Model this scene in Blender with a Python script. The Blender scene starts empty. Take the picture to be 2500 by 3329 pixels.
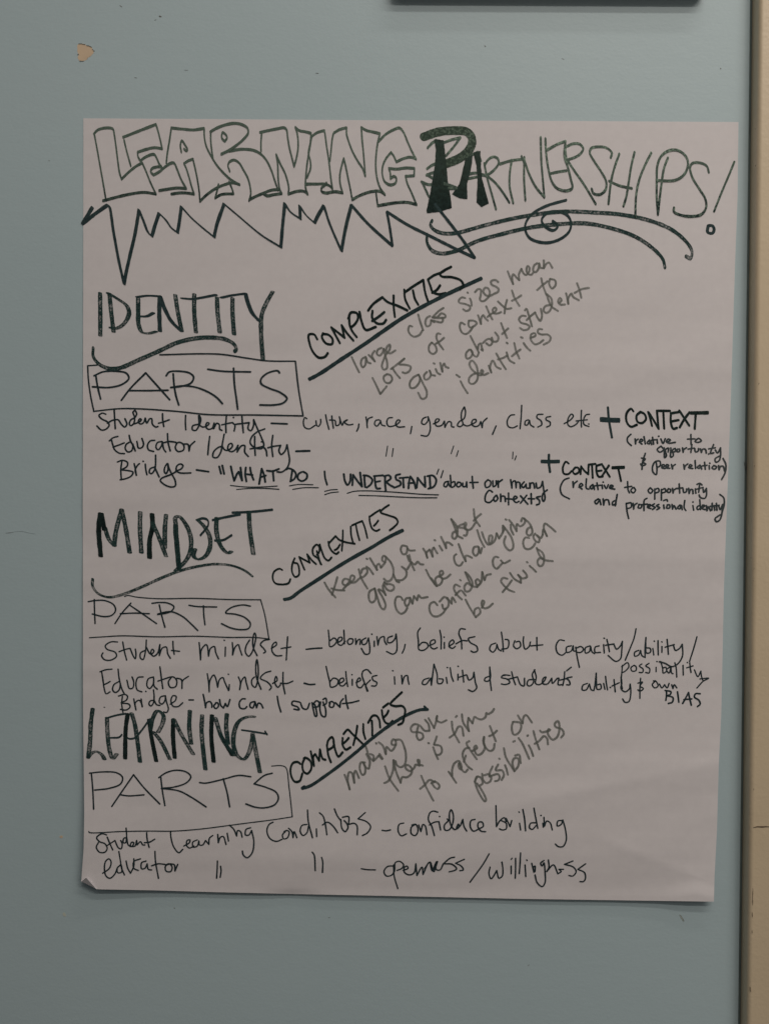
import bpy, bmesh, math, random
from mathutils import Vector, Matrix, noise
from mathutils.geometry import tessellate_polygon

# ------------------------------------------------------------------ camera, light, exposure
scene = bpy.context.scene
col = scene.collection
D = 0.85                       # metres from lens to wall
F = 2815.0                     # focal length in 2500ths of the picture width
PITCH = math.radians(-1.0)
ROLL = math.radians(0.30)
cam_d = bpy.data.cameras.new("camera")
cam = bpy.data.objects.new("camera", cam_d)
col.objects.link(cam)
cam.location = (0, -D, 0)
CAMROT = Matrix.Rotation(math.radians(90) + PITCH, 3, 'X') @ Matrix.Rotation(ROLL, 3, 'Z')
cam.rotation_euler = CAMROT.to_euler()
cam_d.sensor_fit = 'HORIZONTAL'
cam_d.sensor_width = 36.0
cam_d.lens = 36.0 * F / 2500.0
cam_d.clip_start = 0.05
cam_d.clip_end = 50
scene.camera = cam

world = bpy.data.worlds.new("World")
scene.world = world
world.use_nodes = True
bg = world.node_tree.nodes["Background"]
bg.inputs[0].default_value = (0.80, 0.84, 0.86, 1)
bg.inputs[1].default_value = 0.03

scene.view_settings.view_transform = 'Standard'
scene.view_settings.look = 'None'
scene.view_settings.exposure = 0.0
scene.view_settings.gamma = 1.0
scene.cycles.transparent_max_bounces = 24

def area_lamp(name, loc, sx, sy, power, color):
    l = bpy.data.lights.new(name, 'AREA')
    l.shape = 'RECTANGLE'; l.size = sx; l.size_y = sy; l.energy = power; l.color = color
    o = bpy.data.objects.new(name, l); o.location = loc
    col.objects.link(o)
    return o
TINT = (1.0, 0.885, 0.775)
CEIL = 1.9
area_lamp("ceiling_glow", (0.7, -2.265, CEIL), 5.6, 4.43, 29, TINT)
area_lamp("ceiling_tube", (1.00, -2.26, CEIL - 0.03), 2.0, 0.16, 32, TINT)
area_lamp("ceiling_tube", (0.90, -1.30, CEIL - 0.03), 1.8, 0.12, 17, TINT)
area_lamp("ceiling_tube", (0.70, -0.58, CEIL - 0.03), 1.2, 0.08, 4.8, TINT)
sfill = area_lamp("side_fill", (1.35, -1.50, 0.25), 0.8, 0.8, 3.2, TINT)  # added fill from the right, shapes the shade beside the frame; no known window
sfill.rotation_euler = (Vector((1.35, -1.50, 0.25))).to_track_quat('Z', 'Y').to_euler()

# ------------------------------------------------------------------ helpers
def ray(px, py):
    """direction, in the room, of the sight line through a picture point (2500ths of the width)"""
    return CAMROT @ Vector(((px - 1250.0) / F, -(py - 1664.5) / F, -1.0))
def on_plane(px, py, depth=0.0):
    """where that line meets the plane lying `depth` metres in front of the wall"""
    d = ray(px, py)
    t = (D - depth) / d.y
    return Vector((d.x * t, -depth, d.z * t))

def link(name, me, mats=(), parent=None, **props):
    for m in mats: me.materials.append(m)
    o = bpy.data.objects.new(name, me)
    col.objects.link(o)
    if parent is not None: o.parent = parent
    for k, v in props.items(): o[k] = v
    return o
def mesh(name, verts, faces, smooth=False):
    me = bpy.data.meshes.new(name)
    me.from_pydata([tuple(v) for v in verts], [], faces)
    if smooth: me.polygons.foreach_set('use_smooth', [True] * len(me.polygons))
    me.update()
    return me
def lerp_table(tab, x):
    if x <= tab[0][0]: return tab[0][1]
    for (a, fa), (b, fb) in zip(tab, tab[1:]):
        if x <= b: return fa + (fb - fa) * (x - a) / (b - a)
    return tab[-1][1]

# ------------------------------------------------------------------ materials
def new_mat(name):
    m = bpy.data.materials.new(name); m.use_nodes = True
    nt = m.node_tree; nt.nodes.clear()
    out = nt.nodes.new('ShaderNodeOutputMaterial')
    bs = nt.nodes.new('ShaderNodeBsdfPrincipled')
    nt.links.new(bs.outputs[0], out.inputs[0])
    tc = nt.nodes.new('ShaderNodeTexCoord')
    return m, nt, bs, tc, out
def nnoise(nt, vec, scale, detail=4, rough=0.5, stretch=None):
    if stretch:
        mp = nt.nodes.new('ShaderNodeMapping'); mp.inputs['Scale'].default_value = stretch
        nt.links.new(vec, mp.inputs[0]); vec = mp.outputs[0]
    n = nt.nodes.new('ShaderNodeTexNoise')
    n.inputs['Scale'].default_value = scale; n.inputs['Detail'].default_value = detail
    n.inputs['Roughness'].default_value = rough
    nt.links.new(vec, n.inputs['Vector'])
    return n.outputs['Fac']
def mrange(nt, val, a, b, c, d):
    n = nt.nodes.new('ShaderNodeMapRange')
    n.inputs[1].default_value = a; n.inputs[2].default_value = b
    n.inputs[3].default_value = c; n.inputs[4].default_value = d
    nt.links.new(val, n.inputs[0]); return n.outputs[0]
def mixcol(nt, fac, c1, c2):
    n = nt.nodes.new('ShaderNodeMix'); n.data_type = 'RGBA'
    nt.links.new(fac, n.inputs[0]); n.inputs[6].default_value = (*c1, 1); n.inputs[7].default_value = (*c2, 1)
    return n.outputs[2]
def bump(nt, bs, val, strength, dist):
    n = nt.nodes.new('ShaderNodeBump'); n.inputs['Strength'].default_value = strength
    n.inputs['Distance'].default_value = dist
    nt.links.new(val, n.inputs['Height']); nt.links.new(n.outputs[0], bs.inputs['Normal'])
def madd(nt, a, b, k):
    n = nt.nodes.new('ShaderNodeMath'); n.operation = 'MULTIPLY_ADD'
    nt.links.new(b, n.inputs[0]); n.inputs[1].default_value = k; nt.links.new(a, n.inputs[2])
    return n.outputs[0]

def wall_paint():
    m, nt, bs, tc, out = new_mat("pale_teal_wall_paint")
    v = tc.outputs['Object']
    big = nnoise(nt, v, 3.5, 3)
    fine = nnoise(nt, v, 900, 2)
    c = mixcol(nt, mrange(nt, madd(nt, big, fine, 0.5), 0.45, 1.05, 0, 1), (0.425, 0.548, 0.602), (0.445, 0.568, 0.622))
    nt.links.new(c, bs.inputs['Base Color'])
    bs.inputs['Roughness'].default_value = 0.42
    bs.inputs['Specular IOR Level'].default_value = 0.3
    peel = madd(nt, nnoise(nt, v, 240, 3, 0.55, (1, 1, 1.5)), nnoise(nt, v, 60, 2, 0.5, (1, 1, 1.6)), 1.2)
    bump(nt, bs, peel, 0.35, 0.0003)
    return m
def trim_paint():
    m, nt, bs, tc, out = new_mat("cream_frame_paint")
    v = tc.outputs['Object']
    c = mixcol(nt, mrange(nt, nnoise(nt, v, 14, 4), 0.3, 0.75, 0, 1), (0.60, 0.505, 0.36), (0.65, 0.55, 0.40))
    nt.links.new(c, bs.inputs['Base Color'])
    bs.inputs['Roughness'].default_value = 0.36
    bs.inputs['Specular IOR Level'].default_value = 0.5
    peel = madd(nt, nnoise(nt, v, 330, 3), nnoise(nt, v, 120, 2), 0.8)
    bump(nt, bs, peel, 0.6, 0.0003)
    return m
def paper_mat():
    m, nt, bs, tc, out = new_mat("white_chart_paper")
    v = tc.outputs['Object']
    cloud = nnoise(nt, v, 120, 4, 0.6)
    c = mixcol(nt, mrange(nt, cloud, 0.3, 0.7, 0, 1), (0.680, 0.670, 0.705), (0.710, 0.70, 0.735))
    nt.links.new(c, bs.inputs['Base Color'])
    bs.inputs['Roughness'].default_value = 0.65
    bs.inputs['Specular IOR Level'].default_value = 0.1
    h = madd(nt, nnoise(nt, v, 1400, 2), nnoise(nt, v, 8, 3, 0.5, (1, 1, 5)), 6.0)
    bump(nt, bs, h, 0.35, 0.00012)
    return m
def plain(name, color, rough=0.6, spec=0.3, n=40, var=0.12):
    m, nt, bs, tc, out = new_mat(name)
    f = mrange(nt, nnoise(nt, tc.outputs['Object'], n, 4), 0.3, 0.7, 0, 1)
    c = mixcol(nt, f, tuple(x * (1 - var) for x in color), tuple(min(1, x * (1 + var)) for x in color))
    nt.links.new(c, bs.inputs['Base Color'])
    bs.inputs['Roughness'].default_value = rough
    bs.inputs['Specular IOR Level'].default_value = spec
    return m
def ink_mat(name, c1, c2, a_lo, a_hi, speck_lo, speck_hi, ior=1.9, rough=0.12, scale=900, tint=(1, 1, 1), rough_hi=None, core=0.0):
    """marker ink: dye with a faint sheen; where the tip ran dry the paper shows through in specks"""
    m, nt, bs, tc, out = new_mat(name)
    v = tc.outputs['Object']
    grain = nnoise(nt, v, scale, 3, 0.6)
    drift = nnoise(nt, v, 65, 3, 0.6)
    tone = nnoise(nt, v, 260, 3, 0.6)
    nt.links.new(mixcol(nt, mrange(nt, tone, 0.35, 0.65, 0, 1), c1, c2), bs.inputs['Base Color'])
    bs.inputs['Roughness'].default_value = rough
    bs.inputs['IOR'].default_value = ior
    bs.inputs['Specular Tint'].default_value = (*tint, 1)
    a = mrange(nt, madd(nt, grain, drift, 0.7), speck_lo, speck_hi, a_hi, a_lo)
    if core:
        # the nib's edges lay down more ink than its middle
        at = nt.nodes.new('ShaderNodeAttribute'); at.attribute_name = 'core'
        k = mrange(nt, at.outputs['Fac'], 0.15, 0.75, 1.0, 0.0)
        m1 = nt.nodes.new('ShaderNodeMath'); m1.operation = 'MULTIPLY'; nt.links.new(k, m1.inputs[0]); m1.inputs[1].default_value = core
        m2 = nt.nodes.new('ShaderNodeMath'); m2.operation = 'ADD'; m2.use_clamp = True
        nt.links.new(a, m2.inputs[0]); nt.links.new(m1.outputs[0], m2.inputs[1]); a = m2.outputs[0]
    if rough_hi:
        nt.links.new(mrange(nt, nnoise(nt, v, 420, 3, 0.6), 0.42, 0.62, rough, rough_hi), bs.inputs['Roughness'])
    tr = nt.nodes.new('ShaderNodeBsdfTransparent')
    mx = nt.nodes.new('ShaderNodeMixShader')
    nt.links.new(a, mx.inputs[0]); nt.links.new(tr.outputs[0], mx.inputs[1]); nt.links.new(bs.outputs[0], mx.inputs[2])
    nt.links.new(mx.outputs[0], out.inputs[0])
    bump(nt, bs, grain, 0.25, 0.00004)
    return m
M_WALL, M_TRIM, M_PAPER = wall_paint(), trim_paint(), paper_mat()
M_UNDER = plain("old_cream_undercoat", (0.64, 0.51, 0.37), 0.7)
M_CHIPDARK = plain("dark_paint_edge", (0.13, 0.13, 0.12), 0.8)  # even dark tone for flake rims, nicks and scratches
M_GAP = plain("painted_gap_shade", (0.13, 0.17, 0.17), 0.9, 0.1)  # dark colour stands in for the shade inside the wall-to-frame groove
M_SCUFF = plain("brown_scuff", (0.13, 0.10, 0.07), 0.7, 0.3, 900, 0.5)
M_BOARD = plain("dark_board_rail", (0.19, 0.17, 0.12), 0.55, 0.3)
GT = (0.85, 1.0, 0.92)
GG = (0.72, 1.0, 0.80)
INK = {
 'fine':       ink_mat("fine_black_ink", (0.012, 0.024, 0.029), (0.024, 0.044, 0.054), 0.84, 0.985, 0.92, 1.14, 1.5, 0.3, 900),
 'heavy':      ink_mat("dense_black_ink", (0.008, 0.014, 0.015), (0.018, 0.034, 0.034), 0.85, 0.99, 0.96, 1.2, 1.6, 0.12, 700, GG),
 'marker':     ink_mat("broad_marker_ink", (0.018, 0.036, 0.044), (0.034, 0.064, 0.070), 0.80, 0.98, 0.90, 1.15, 1.7, 0.14, 700, GT),
 'marker_dry': ink_mat("broad_marker_ink_running_dry", (0.014, 0.036, 0.038), (0.032, 0.072, 0.070), 0.34, 0.95, 0.80, 0.98, 1.7, 0.14, 700, GT, None, 0.35),
 'title':      ink_mat("title_marker_ink", (0.016, 0.030, 0.030), (0.028, 0.050, 0.050), 0.72, 0.97, 0.84, 1.10, 2.3, 0.035, 700, GG, 0.30, 0.3),
 'title_dense': ink_mat("layered_title_ink", (0.008, 0.016, 0.014), (0.020, 0.036, 0.030), 0.92, 0.995, 0.9, 1.2, 1.75, 0.05, 500, GG, 0.35),
 'grey':       ink_mat("grey_marker_ink", (0.155, 0.172, 0.160), (0.18, 0.198, 0.184), 0.54, 0.74, 0.75, 1.0, 1.35, 0.5, 500),
}

# ------------------------------------------------------------------ the wall and the cream frame
# the line where the wall meets the frame, in picture units at the top and at the bottom of the picture
E_T = on_plane(2446.5, 0); E_B = on_plane(2407.5, 3329)
ex = (E_B.x - E_T.x) / (E_B.z - E_T.z)
def edge_x(z): return E_T.x + ex * (z - E_T.z)
ZT, ZB = 1.5, -1.2
def prism(pts, z_top, z_bot, follow=True):
    """vertical moulding: a profile of (offset from the frame's edge line, distance in front of the wall)"""
    n = len(pts); zs = [z_bot + (z_top - z_bot) * i / 30 for i in range(31)]
    vs = [(edge_x(z) + x, -y, z) for z in zs for x, y in pts]
    fs = [(i * n + j, i * n + (j + 1) % n, (i + 1) * n + (j + 1) % n, (i + 1) * n + j) for i in range(30) for j in range(n)]
    fs += [tuple(range(n - 1, -1, -1)), tuple(range(30 * n, 31 * n))]
    return vs, fs
gapw = 0.0024
wv = []; wf = []
NX, NZ = 40, 60
for j in range(NZ + 1):
    z = ZB + (ZT - ZB) * j / NZ
    x1 = edge_x(z) - gapw
    for i in range(NX + 1): wv.append((-1.6 + (x1 + 1.6) * i / NX, 0, z))
for j in range(NZ):
    for i in range(NX):
        a = j * (NX + 1) + i
        wf.append((a, a + 1, a + NX + 2, a + NX + 1))
# the wall's thickness beside the gap
b0 = len(wv)
for j in range(NZ + 1):
    z = ZB + (ZT - ZB) * j / NZ
    wv.append((edge_x(z) - gapw, 0.012, z))
for j in range(NZ): wf.append((j * (NX + 1) + NX, b0 + j, b0 + j + 1, (j + 1) * (NX + 1) + NX))
wall = link("wall", mesh("wall", wv, wf), [M_WALL], kind='structure')

def blob(pts, depth, lift=0.00025):
    """a thin flake or mark lying on a surface `depth` in front of the wall, outline in picture units, sides included"""
    n = len(pts)
    top = [on_plane(x, y, depth + lift) for x, y in pts]; bot = [on_plane(x, y, depth - 0.0002) for x, y in pts]
    tris = tessellate_polygon([top])
    fs = [tuple(t) for t in tris] + [(i, (i + 1) % n, n + (i + 1) % n, n + i) for i in range(n)]
    return top + bot, fs
def rough_outline(pts, amp, step, seed):
    rnd = random.Random(seed); out = []
    for (x0, y0), (x1, y1) in zip(pts, pts[1:] + pts[:1]):
        L = math.hypot(x1 - x0, y1 - y0); n = max(1, int(L / step))
        for k in range(n):
            t = k / n
            out.append((x0 + (x1 - x0) * t + rnd.uniform(-amp, amp), y0 + (y1 - y0) * t + rnd.uniform(-amp, amp)))
    return out
def on_wall(name, pts, mat, amp=0.5, step=3, lift=0.0002, seed=1, label=None, parent=wall, depth=0.0):
    vs, fs = blob(rough_outline(pts, amp, step, seed), depth, lift)
    me = mesh(name, vs, fs)
    bm = bmesh.new(); bm.from_mesh(me); bmesh.ops.recalc_face_normals(bm, faces=bm.faces); bm.to_mesh(me); bm.free()
    o = link(name, me, [mat], parent)
    if label: o['label'] = label
    return o
def zz(x0, y0, s, pts): return [(x0 + x / s, y0 + y / s) for x, y in pts]
CH = zz(200, 100, 8.305, [(455, 335), (540, 330), (640, 350), (680, 382), (740, 390), (820, 430), (835, 485), (880, 525), (860, 590), (800, 660), (740, 690), (700, 720), (690, 755), (620, 795), (540, 803), (480, 790), (440, 745), (430, 690), (470, 630), (440, 590), (430, 500), (425, 380)])
on_wall("paint_chip", CH, M_UNDER, 0.9, 3, 0.0001, 3, "ragged cream spot where the teal paint has flaked off")
# raised dark rim of the flake along its upper and lower right edges
def rim(pts, w, seed):
    rnd = random.Random(seed)
    up = [(x + rnd.uniform(-.3, .3), y - w * rnd.uniform(.2, .6)) for x, y in pts]; dn = [(x, y + w * rnd.uniform(.2, .6)) for x, y in reversed(pts)]
    return up + dn
for k, (s, w) in enumerate([([(455, 333), (540, 328), (580, 350), (640, 348)], 1.4), ([(670, 382), (740, 388), (820, 428)], 1.8), ([(825, 488), (862, 492)], 1.6), ([(855, 522), (895, 528)], 1.8), ([(700, 715), (700, 750)], 1.6), ([(430, 620), (470, 625)], 1.6), ([(480, 797), (600, 803)], 1.0)]):
    on_wall("flaked_edge", rim(zz(200, 100, 8.305, s), w, k), M_CHIPDARK, 0.15, 3, 0.0004, k)
M_PALE = plain("worn_pale_paint", (0.50, 0.55, 0.50), 0.7)
nicks = [  # x, y, half length, half height, angle, material
 (521, 51, 5, 2.2, 10, M_CHIPDARK), (393, 18, 6, .8, 30, M_CHIPDARK), (505, 63, 4, .6, -25, M_CHIPDARK), (441, 251, 5, .7, 8, M_CHIPDARK),
 (1031, 236, 5, .9, 6, M_CHIPDARK), (1577, 148, 3.5, 1.2, 30, M_CHIPDARK), (605, 226, 7, .5, 0, M_CHIPDARK), (1830, 190, 5, .6, 20, M_CHIPDARK),
 (2343, 221, 2.5, 1.6, 60, M_CHIPDARK), (567, 2954, 2.2, 1.5, 30, M_CHIPDARK), (160, 521, 2.5, .8, 0, M_CHIPDARK),
 (199, 2722, 5.5, 4.2, 0, M_UNDER), (210, 2975, 8, 5, 60, M_PALE), (1718, 3140, 4, .8, -40, M_CHIPDARK), (1070, 2985, 4, .7, 0, M_CHIPDARK),
 (2432, 1490, 1.2, 2.6, 0, M_SCUFF)]
for k, (x, y, a, b, g, m) in enumerate(nicks):
    g = math.radians(g); pts = []
    for q in range(9):
        t = q * 2 * math.pi / 9; u, v = a * math.cos(t), b * math.sin(t)
        pts.append((x + u * math.cos(g) - v * math.sin(g), y + u * math.sin(g) + v * math.cos(g)))
    on_wall("paint_nick", pts, m, min(a, b) * .3, 30, 0.00015, 50 + k)
def strip(pts, w):
    up = []; dn = []
    for i, (x, y) in enumerate(pts):
        a = pts[max(0, i - 1)]; b = pts[min(len(pts) - 1, i + 1)]
        dx, dy = b[0] - a[0], b[1] - a[1]; L = math.hypot(dx, dy) or 1
        ww = w * (0.25 + 0.75 * math.sin(math.pi * (i + .35) / (len(pts) - .3)))
        up.append((x - dy / L * ww, y + dx / L * ww)); dn.append((x + dy / L * ww, y - dx / L * ww))
    return up + dn[::-1]
M_FAINT = plain("faint_scratch", (0.27, 0.33, 0.35), 0.8)
on_wall("wall_scratch", strip(zz(0, 1000, 2.766, [(50, 2028), (85, 2024), (120, 2019)]), 1.2), M_FAINT, .2, 5, 0.0002, 7, "short curved crack in the teal paint left of the poster")
on_wall("wall_scratch", strip(zz(0, 1000, 2.766, [(120, 2018), (160, 2012), (200, 2010), (250, 2023), (320, 2036)]), .4), M_FAINT, .1, 5, 0.0002, 8)
on_wall("wall_scratch", strip([(2209, 2975), (2216, 2986), (2223, 2998)], 1.1), M_PALE, .1, 5, 0.0004, 9, "small pale gouge under the poster's right corner")
on_wall("wall_scratch", strip([(2212, 2976), (2219, 2987), (2225, 2996)], .5), M_CHIPDARK, .1, 5, 0.0005, 10)
on_wall("wall_scratch", strip(zz(2380, 1200, 3.165, [(122, 950), (128, 985), (135, 1015), (148, 1035)]), .9), M_CHIPDARK, .2, 5, 0.0003, 11, "small dark scrape on the wall beside the cream frame")
on_wall("wall_scratch", strip(zz(2380, 1200, 3.165, [(135, 948), (145, 975), (150, 1010), (150, 1032)]), .8), M_CHIPDARK, .2, 5, 0.0003, 12)

# frame: a rounded sheet-metal upright standing 17 mm proud of the wall
T = 0.0165; R = 0.0042
prof = [(0.0, -0.012), (0.0, T - R)]
for k in range(1, 9):
    a = math.radians(90 * k / 8); prof.append((R - R * math.cos(a), T - R + R * math.sin(a)))
prof += [(0.06, T), (0.06, -0.012)]
frame = bpy.data.objects.new("door_frame", None); frame.location = (edge_x(ZB), 0, ZB); col.objects.link(frame)
frame['label'] = "cream painted upright frame with scuffs along the right edge of the wall"; frame['category'] = "door frame"
FM = Matrix.Translation(Vector(frame.location)).inverted()
def child_of(o, parent, mtx):
    o.parent = parent; o.matrix_parent_inverse = mtx; return o
vs, fs = prism(prof, ZT, ZB)
up = link("frame_face", mesh("frame_face", vs, fs), [M_TRIM]); child_of(up, frame, FM)
for p in up.data.polygons:
    p.use_smooth = abs(p.normal.z) < 0.5
up.data.set_sharp_from_angle(angle=math.radians(50)) if hasattr(up.data, 'set_sharp_from_angle') else None
vs, fs = prism([(-gapw + 0.00005, 0.0), (-gapw + 0.00005, -0.011), (-0.00005, -0.011), (-0.00005, -0.0015)], ZT, ZB)
vs, fs = prism([(-gapw + 0.0001, -0.0008), (-0.0001, -0.0005), (-0.0001, -0.010), (-gapw + 0.0001, -0.010)], ZT, ZB)
gp = link("gap_shade_strip", mesh("gap_shade_strip", vs, fs), [M_GAP]); child_of(gp, frame, FM)  # strip closing the groove, its shade put into the colour
marks = [([(2449, 2692), (2462, 2689), (2475, 2690), (2490, 2689), (2506, 2690)], 2.7, "long brown horizontal scuff across the cream frame"),
 (zz(2300, 2900, 5.155, [(757, 0), (760, 60)]), .5, None), (zz(2300, 2900, 5.155, [(762, 140), (760, 180), (757, 230)]), .9, None),
 (zz(2300, 2900, 5.155, [(750, 350), (752, 400), (754, 432)]), .9, None), (zz(2300, 2900, 5.155, [(748, 650), (750, 700)]), .9, None),
 (zz(2150, 2600, 4.746, [(1410, 1370), (1415, 1400), (1410, 1500), (1408, 1600)]), .8, None), (zz(2150, 2600, 4.746, [(1405, 1750), (1404, 1820)]), .8, None),
 (zz(2300, 300, 3.685, [(572, 862), (574, 885)]), .9, None), (zz(2300, 300, 3.685, [(570, 425), (572, 438)]), .7, None),
 (zz(2380, 1200, 3.165, [(280, 140), (272, 155)]), 1.0, None), (zz(2380, 1200, 3.165, [(231, 985), (229, 1010)]), .9, None),
 (zz(2380, 1200, 3.165, [(195, 1936), (196, 1950)]), 1.0, None), (zz(2380, 1200, 3.165, [(228, 2045), (222, 2065)]), .6, None),
 (zz(2380, 1200, 3.165, [(212, 2170), (222, 2185)]), .7, None), (zz(2300, 2900, 5.155, [(715, 1600), (725, 1680)]), 1.2, None), ([(2450, 2565), (2451, 2570)], .9, None)]
for k, (pts, w, lab) in enumerate(marks):
    vs, fs = blob(rough_outline(strip(pts, w), .25, 4, 90 + k), T, 0.00012)
    me = mesh("scuff_mark", vs, fs)
    bm = bmesh.new(); bm.from_mesh(me); bmesh.ops.recalc_face_normals(bm, faces=bm.faces); bm.to_mesh(me); bm.free()
    o = link("scuff_mark", me, [M_SCUFF]); child_of(o, frame, FM)
    if lab: o['label'] = lab

# ------------------------------------------------------------------ the board hanging above: only its lower rail reaches the picture
BL_, BR_ = on_plane(1274, -7), on_plane(2284, -2)
def bevel_box(name, lo, hi, r, mat):
    bm = bmesh.new(); bmesh.ops.create_cube(bm, size=1)
    for v in bm.verts: v.co = Vector((lo[i] + (v.co[i] + .5) * (hi[i] - lo[i]) for i in range(3)))
    bmesh.ops.bevel(bm, geom=bm.edges[:], offset=r, segments=4, affect='EDGES', profile=.5)
    me = bpy.data.meshes.new(name); bm.to_mesh(me); bm.free()
    return link(name, me, [mat])
zb = (BL_.z + BR_.z) / 2
board = bpy.data.objects.new("wall_board", None); board.location = ((BL_.x + BR_.x) / 2, 0, zb); col.objects.link(board)
board['label'] = "dark lower rail of a board mounted on the wall above the poster"; board['category'] = "board"
BM_ = Matrix.Translation(Vector(board.location)).inverted()
r1 = bevel_box("lower_rail", (BL_.x, -0.0150, zb), (BR_.x, 0.0, zb + 0.022), 0.0055, M_BOARD); child_of(r1, board, BM_)
r2 = bevel_box("side_rail", (BL_.x, -0.0150, zb + 0.0225), (BL_.x + 0.022, 0, zb + 0.34), 0.0035, M_BOARD); child_of(r2, board, BM_)
r3 = bevel_box("side_rail", (BR_.x - 0.022, -0.0150, zb + 0.0225), (BR_.x, 0, zb + 0.34), 0.0035, M_BOARD); child_of(r3, board, BM_)
M_PANEL = plain("board_panel_grey", (0.5, 0.5, 0.48), 0.5)
r4 = bevel_box("panel", (BL_.x + 0.0225, -0.010, zb + 0.0225), (BR_.x - 0.0225, 0, zb + 0.34), 0.001, M_PANEL); child_of(r4, board, BM_)

# ------------------------------------------------------------------ the sheet of chart paper
LEFT = [(383, 271), (900, 270.5), (1600, 269), (2300, 270), (2640, 274), (2760, 272), (2868, 264), (2893, 263)]
RIGHT = [(395, 2401), (640, 2398), (850, 2390), (1300, 2376), (1900, 2354), (2320, 2345), (2480, 2337), (2700, 2331), (2850, 2323), (2933, 2321)]
TOP = [(271, 383), (600, 385), (1200, 389), (1900, 392), (2401, 395)]
BOT = [(264, 2890), (330, 2893), (500, 2896), (700, 2902), (1000, 2909), (1250, 2914), (1700, 2924), (2321, 2933)]
def smooth(t): return t * t * (3 - 2 * t)
def gauss(x, y, cx, cy, sx, sy): return math.exp(-((x - cx) / sx) ** 2 - ((y - cy) / sy) ** 2)
def fold(x, y, x0, y0, x1, y1, width, amp, reach=160):
    """a soft crease: a ridge along a segment, fading at its ends"""
    dx, dy = x1 - x0, y1 - y0; L = math.hypot(dx, dy)
    s = ((x - x0) * dx + (y - y0) * dy) / L; d = ((x - x0) * -dy + (y - y0) * dx) / L
    e = 1.0
    if s < 0: e = math.exp(-(s / reach) ** 2)
    elif s > L: e = math.exp(-((s - L) / reach) ** 2)
    return amp * e * math.exp(-abs(d) / width) if amp < 0 or True else 0
def height(x, y):
    """metres between the sheet and the wall at a picture point"""
    v = min(1.0, max(0.0, (y - 383) / 2530.0)); u = min(1.0, max(0.0, (x - 268) / 2100.0))
    h = 0.0004 + 0.0042 * v ** 4 + 0.0016 * smooth(v)
    h += 0.0030 * gauss(x, y, 262, 2890, 190, 300) + 0.0012 * gauss(x, y, 2330, 2930, 160, 120)
    k = smooth(min(1.0, max(0.0, (y - 760) / 500.0)))
    n1 = noise.noise(Vector((x * 0.0011, y * 0.0075, 3.1))); n2 = noise.noise(Vector((x * 0.0035, y * 0.006, 9.7)))
    h += k * (0.00055 * n1 + 0.00038 * n2 + 0.00026 * noise.noise(Vector((x * 0.0022, y * 0.019, 1.7))))
    h += smooth(min(1.0, max(0.0, (y - 700) / 300.0))) * 0.00048 * noise.noise(Vector((x * 0.0016 + y * 0.0012, y * 0.0085 + x * 0.0034, 21.3)))
    h += fold(x, y, 1560, 2640, 2345, 2478, 95, 0.0016, 260)
    h += fold(x, y, 1990, 2745, 2260, 2850, 26, 0.00045, 60)
    h += 0.0012 * smooth(min(1.0, max(0.0, ((y - 2848) - 0.35 * abs(x - 2255)) / 60.0))) * smooth(min(1.0, max(0.0, (x - 2130) / 110.0)))
    h += fold(x, y, 1950, 2410, 2350, 2425, 60, 0.0003, 120)
    h += fold(x, y, 1500, 1835, 2350, 1815, 60, 0.0004, 200) + fold(x, y, 1000, 2080, 1500, 2060, 50, 0.0003, 200)
    h += fold(x, y, 300, 2180, 900, 2150, 50, 0.0004, 200)
    h -= 0.0016 * smooth(min(1.0, max(0.0, (y - 2770) / 140.0))) * (1 - gauss(x, y, 2330, 2930, 200, 300)) * (1 - gauss(x, y, 262, 2890, 200, 300))
    h -= 0.0012 * gauss(x, y, 950, 2912, 70, 16)
    return max(0.0004, h)
def sheet_xy(u, v):
    yv = 383 + v * 2520
    for _ in range(3):
        xl, xr = lerp_table(LEFT, yv), lerp_table(RIGHT, yv)
        x = xl + (xr - xl) * u
        yv = lerp_table(TOP, x) * (1 - v) + lerp_table(BOT, x) * v
    return x, yv
us = [i * 0.0010 for i in range(30)] + [0.03 + 0.97 * i / 170 for i in range(171)]
vs_ = [0.965 * i / 200 for i in range(201)] + [0.965 + 0.035 * i / 44 for i in range(1, 45)]
FX0, FY0, FX1, FY1 = 264.0, 2868.0, 315.0, 2893.0       # the dog-eared corner's fold
fl = math.hypot(FX1 - FX0, FY1 - FY0); fdx, fdy = (FX1 - FX0) / fl, (FY1 - FY0) / fl
pv = []; flap = []
for v in vs_:
    for u in us:
        x, y = sheet_xy(u, v)
        d = (x - FX0) * -fdy + (y - FY0) * fdx
        if d > 0 and x < 320:
            s = (x - FX0) * fdx + (y - FY0) * fdy
            x2 = FX0 + fdx * s + fdy * d * 0.95; y2 = FY0 + fdy * s - fdx * d * 0.95
            hh = height(FX0 + fdx * s, FY0 + fdy * s) + 0.0006 + 0.00018 * d
            pv.append(on_plane(x2, y2, hh)); flap.append(True)
        else:
            pv.append(on_plane(x, y, height(x, y))); flap.append(d > -2 and x < 320)
nu = len(us); pf = []; flat = []
for j in range(len(vs_) - 1):
    for i in range(nu - 1):
        a = j * nu + i
        pf.append((a, a + nu, a + nu + 1, a + 1)); flat.append(not any(flap[q] for q in (a, a + 1, a + nu, a + nu + 1)))
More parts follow.
